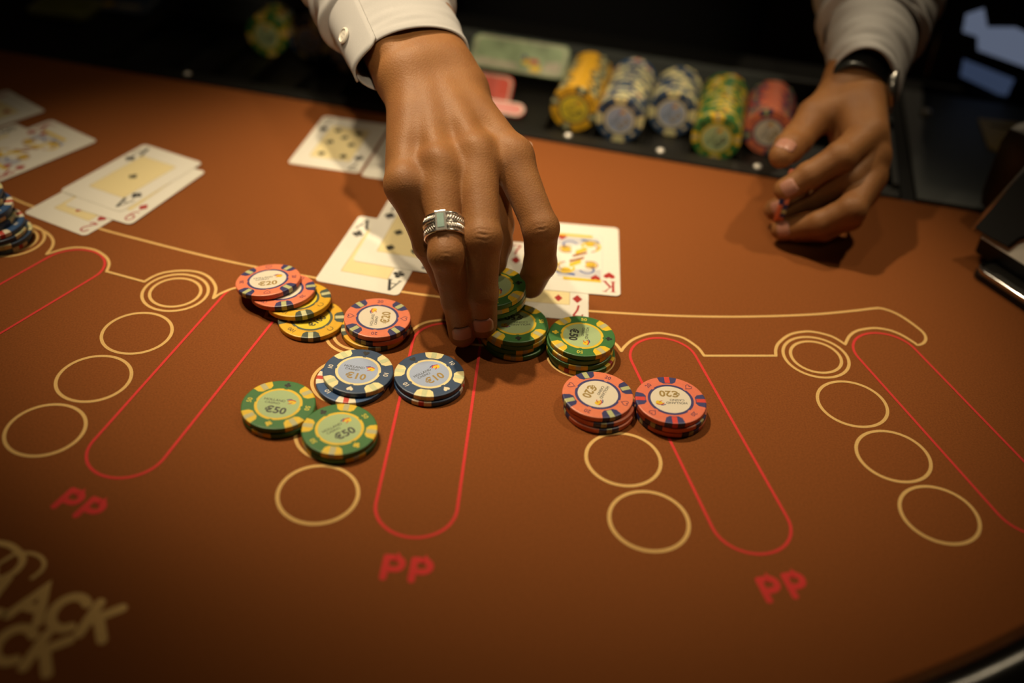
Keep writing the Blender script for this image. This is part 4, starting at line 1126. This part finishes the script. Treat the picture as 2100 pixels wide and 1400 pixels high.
# left sleeve
S2 = W2 + AX2 * 30 + AL2 * 0 ; S2 = at_dist(1771, 172, 852)
Sx2 = unit(ELB_L + np.array([4, 0, 6]) - S2); Sn2 = unit(AN2 - Sx2 * (AN2 @ Sx2)); Sl2 = np.cross(Sn2, Sx2); Sl2 = Sl2 if Sl2 @ AL2 > 0 else -Sl2
sleeve('cuff', [S2 - Sx2 * 8, S2 + Sx2 * 10, S2 + Sx2 * 30, S2 + Sx2 * 52], [46.5, 46, 45, 44], [24.5, 27, 31, 34], Sl2, Sn2, M_SHIRT, [.9, .5, .5, .5], 11, 1.8)
sleeve('sleeve', [S2 + Sx2 * 47, S2 + Sx2 * 56, S2 + Sx2 * 85, S2 + Sx2 * 130, ELB_L, ELB_L + np.array([0, 22, 10]), (ELB_L + SH_L) / 2, SH_L],
       [43, 48, 51, 53, 58, 60, 64, 66], [36, 42, 46, 48, 54, 58, 62, 66], Sl2, Sn2, M_SHIRT, [.5, 1.8, 2.4, 2.6, 3.2, 3.5, 3, 2], 12, 1.2)
# shirt body and waistcoat as cloth over the torso
def garment(name, m, grow, lo, hi, arms):
    G = fB.new()
    def c_(*a, **k): fB.cone(G, *a, **k)
    c_((CHX - 55, 1215, -200), (CHX - 70, 1165, 300), 108 + grow, 92 + grow, k=60, pad=40); c_((CHX + 55, 1215, -200), (CHX + 70, 1165, 300), 108 + grow, 92 + grow, k=60, pad=40)
    c_((CHX - 90, 1145, 385), (CHX + 90, 1145, 385), 60 + grow, 60 + grow, k=50, pad=40)
    if arms:
        c_((CHX, 1145, 400), (CHX, 1128, 478), 58 + grow, 50 + grow, k=20, pad=40)
        c_(SH_R, SH_R * .8 + ELB_R * .2, 64, 62, k=20, pad=40); c_(SH_L, SH_L * .8 + ELB_L * .2, 64, 62, k=20, pad=40)
    z = (fB.lo[2] + fB.h * np.arange(fB.n[2])).reshape(1, 1, -1)
    G = np.maximum(G, np.maximum(lo - z, z - hi)).astype(np.float32)
    v_, q_ = fB.surface(G)
    return link(name, mesh_of(name, v_, q_, m, smooth=True), person)
garment('shirt', M_SHIRT, 8, -250, 470, True)
garment('waistcoat', M_VEST, 16, -290, 330, False)
# hair, eyes
G = fB.new(); fB.cone(G, (CHX, 1148, 652), (CHX, 1160, 640), 95, 92, k=10, pad=40)
zz = (fB.lo[2] + fB.h * np.arange(fB.n[2])).reshape(1, 1, -1); yy_ = (fB.lo[1] + fB.h * np.arange(fB.n[1])).reshape(1, -1, 1)
G = np.maximum(G, (660 - zz) + np.maximum(0, 1120 - yy_) * .9 - np.maximum(0, yy_ - 1120) * .9).astype(np.float32)
v_, q_ = fB.surface(G); link('hair', mesh_of('hair', v_, q_, M_HAIR, smooth=True), person)
for sg in (-1, 1):
    e = MB().lathe([(.5, -11), (6, -9.5), (10, -5), (11.5, 0), (10, 5), (6, 9.5), (.5, 11)], 20).obj('eye', M_EYE, person, (CHX + sg * 30, 1052, 632), smooth=True)
    MB().lathe([(5, 0), (4, 1), (.2, 1.4)], 16).obj('iris', M_HOLE, e, (0, -10.8, -1.5), (rad(98), 0, 0))
MB().tube([(CHX - 22, 1040, 556), (CHX - 8, 1030, 557), (CHX + 8, 1030, 557), (CHX + 22, 1040, 556)], [2, 4, 4, 2], 8).obj('mouth', M_NAIL, person, smooth=True)
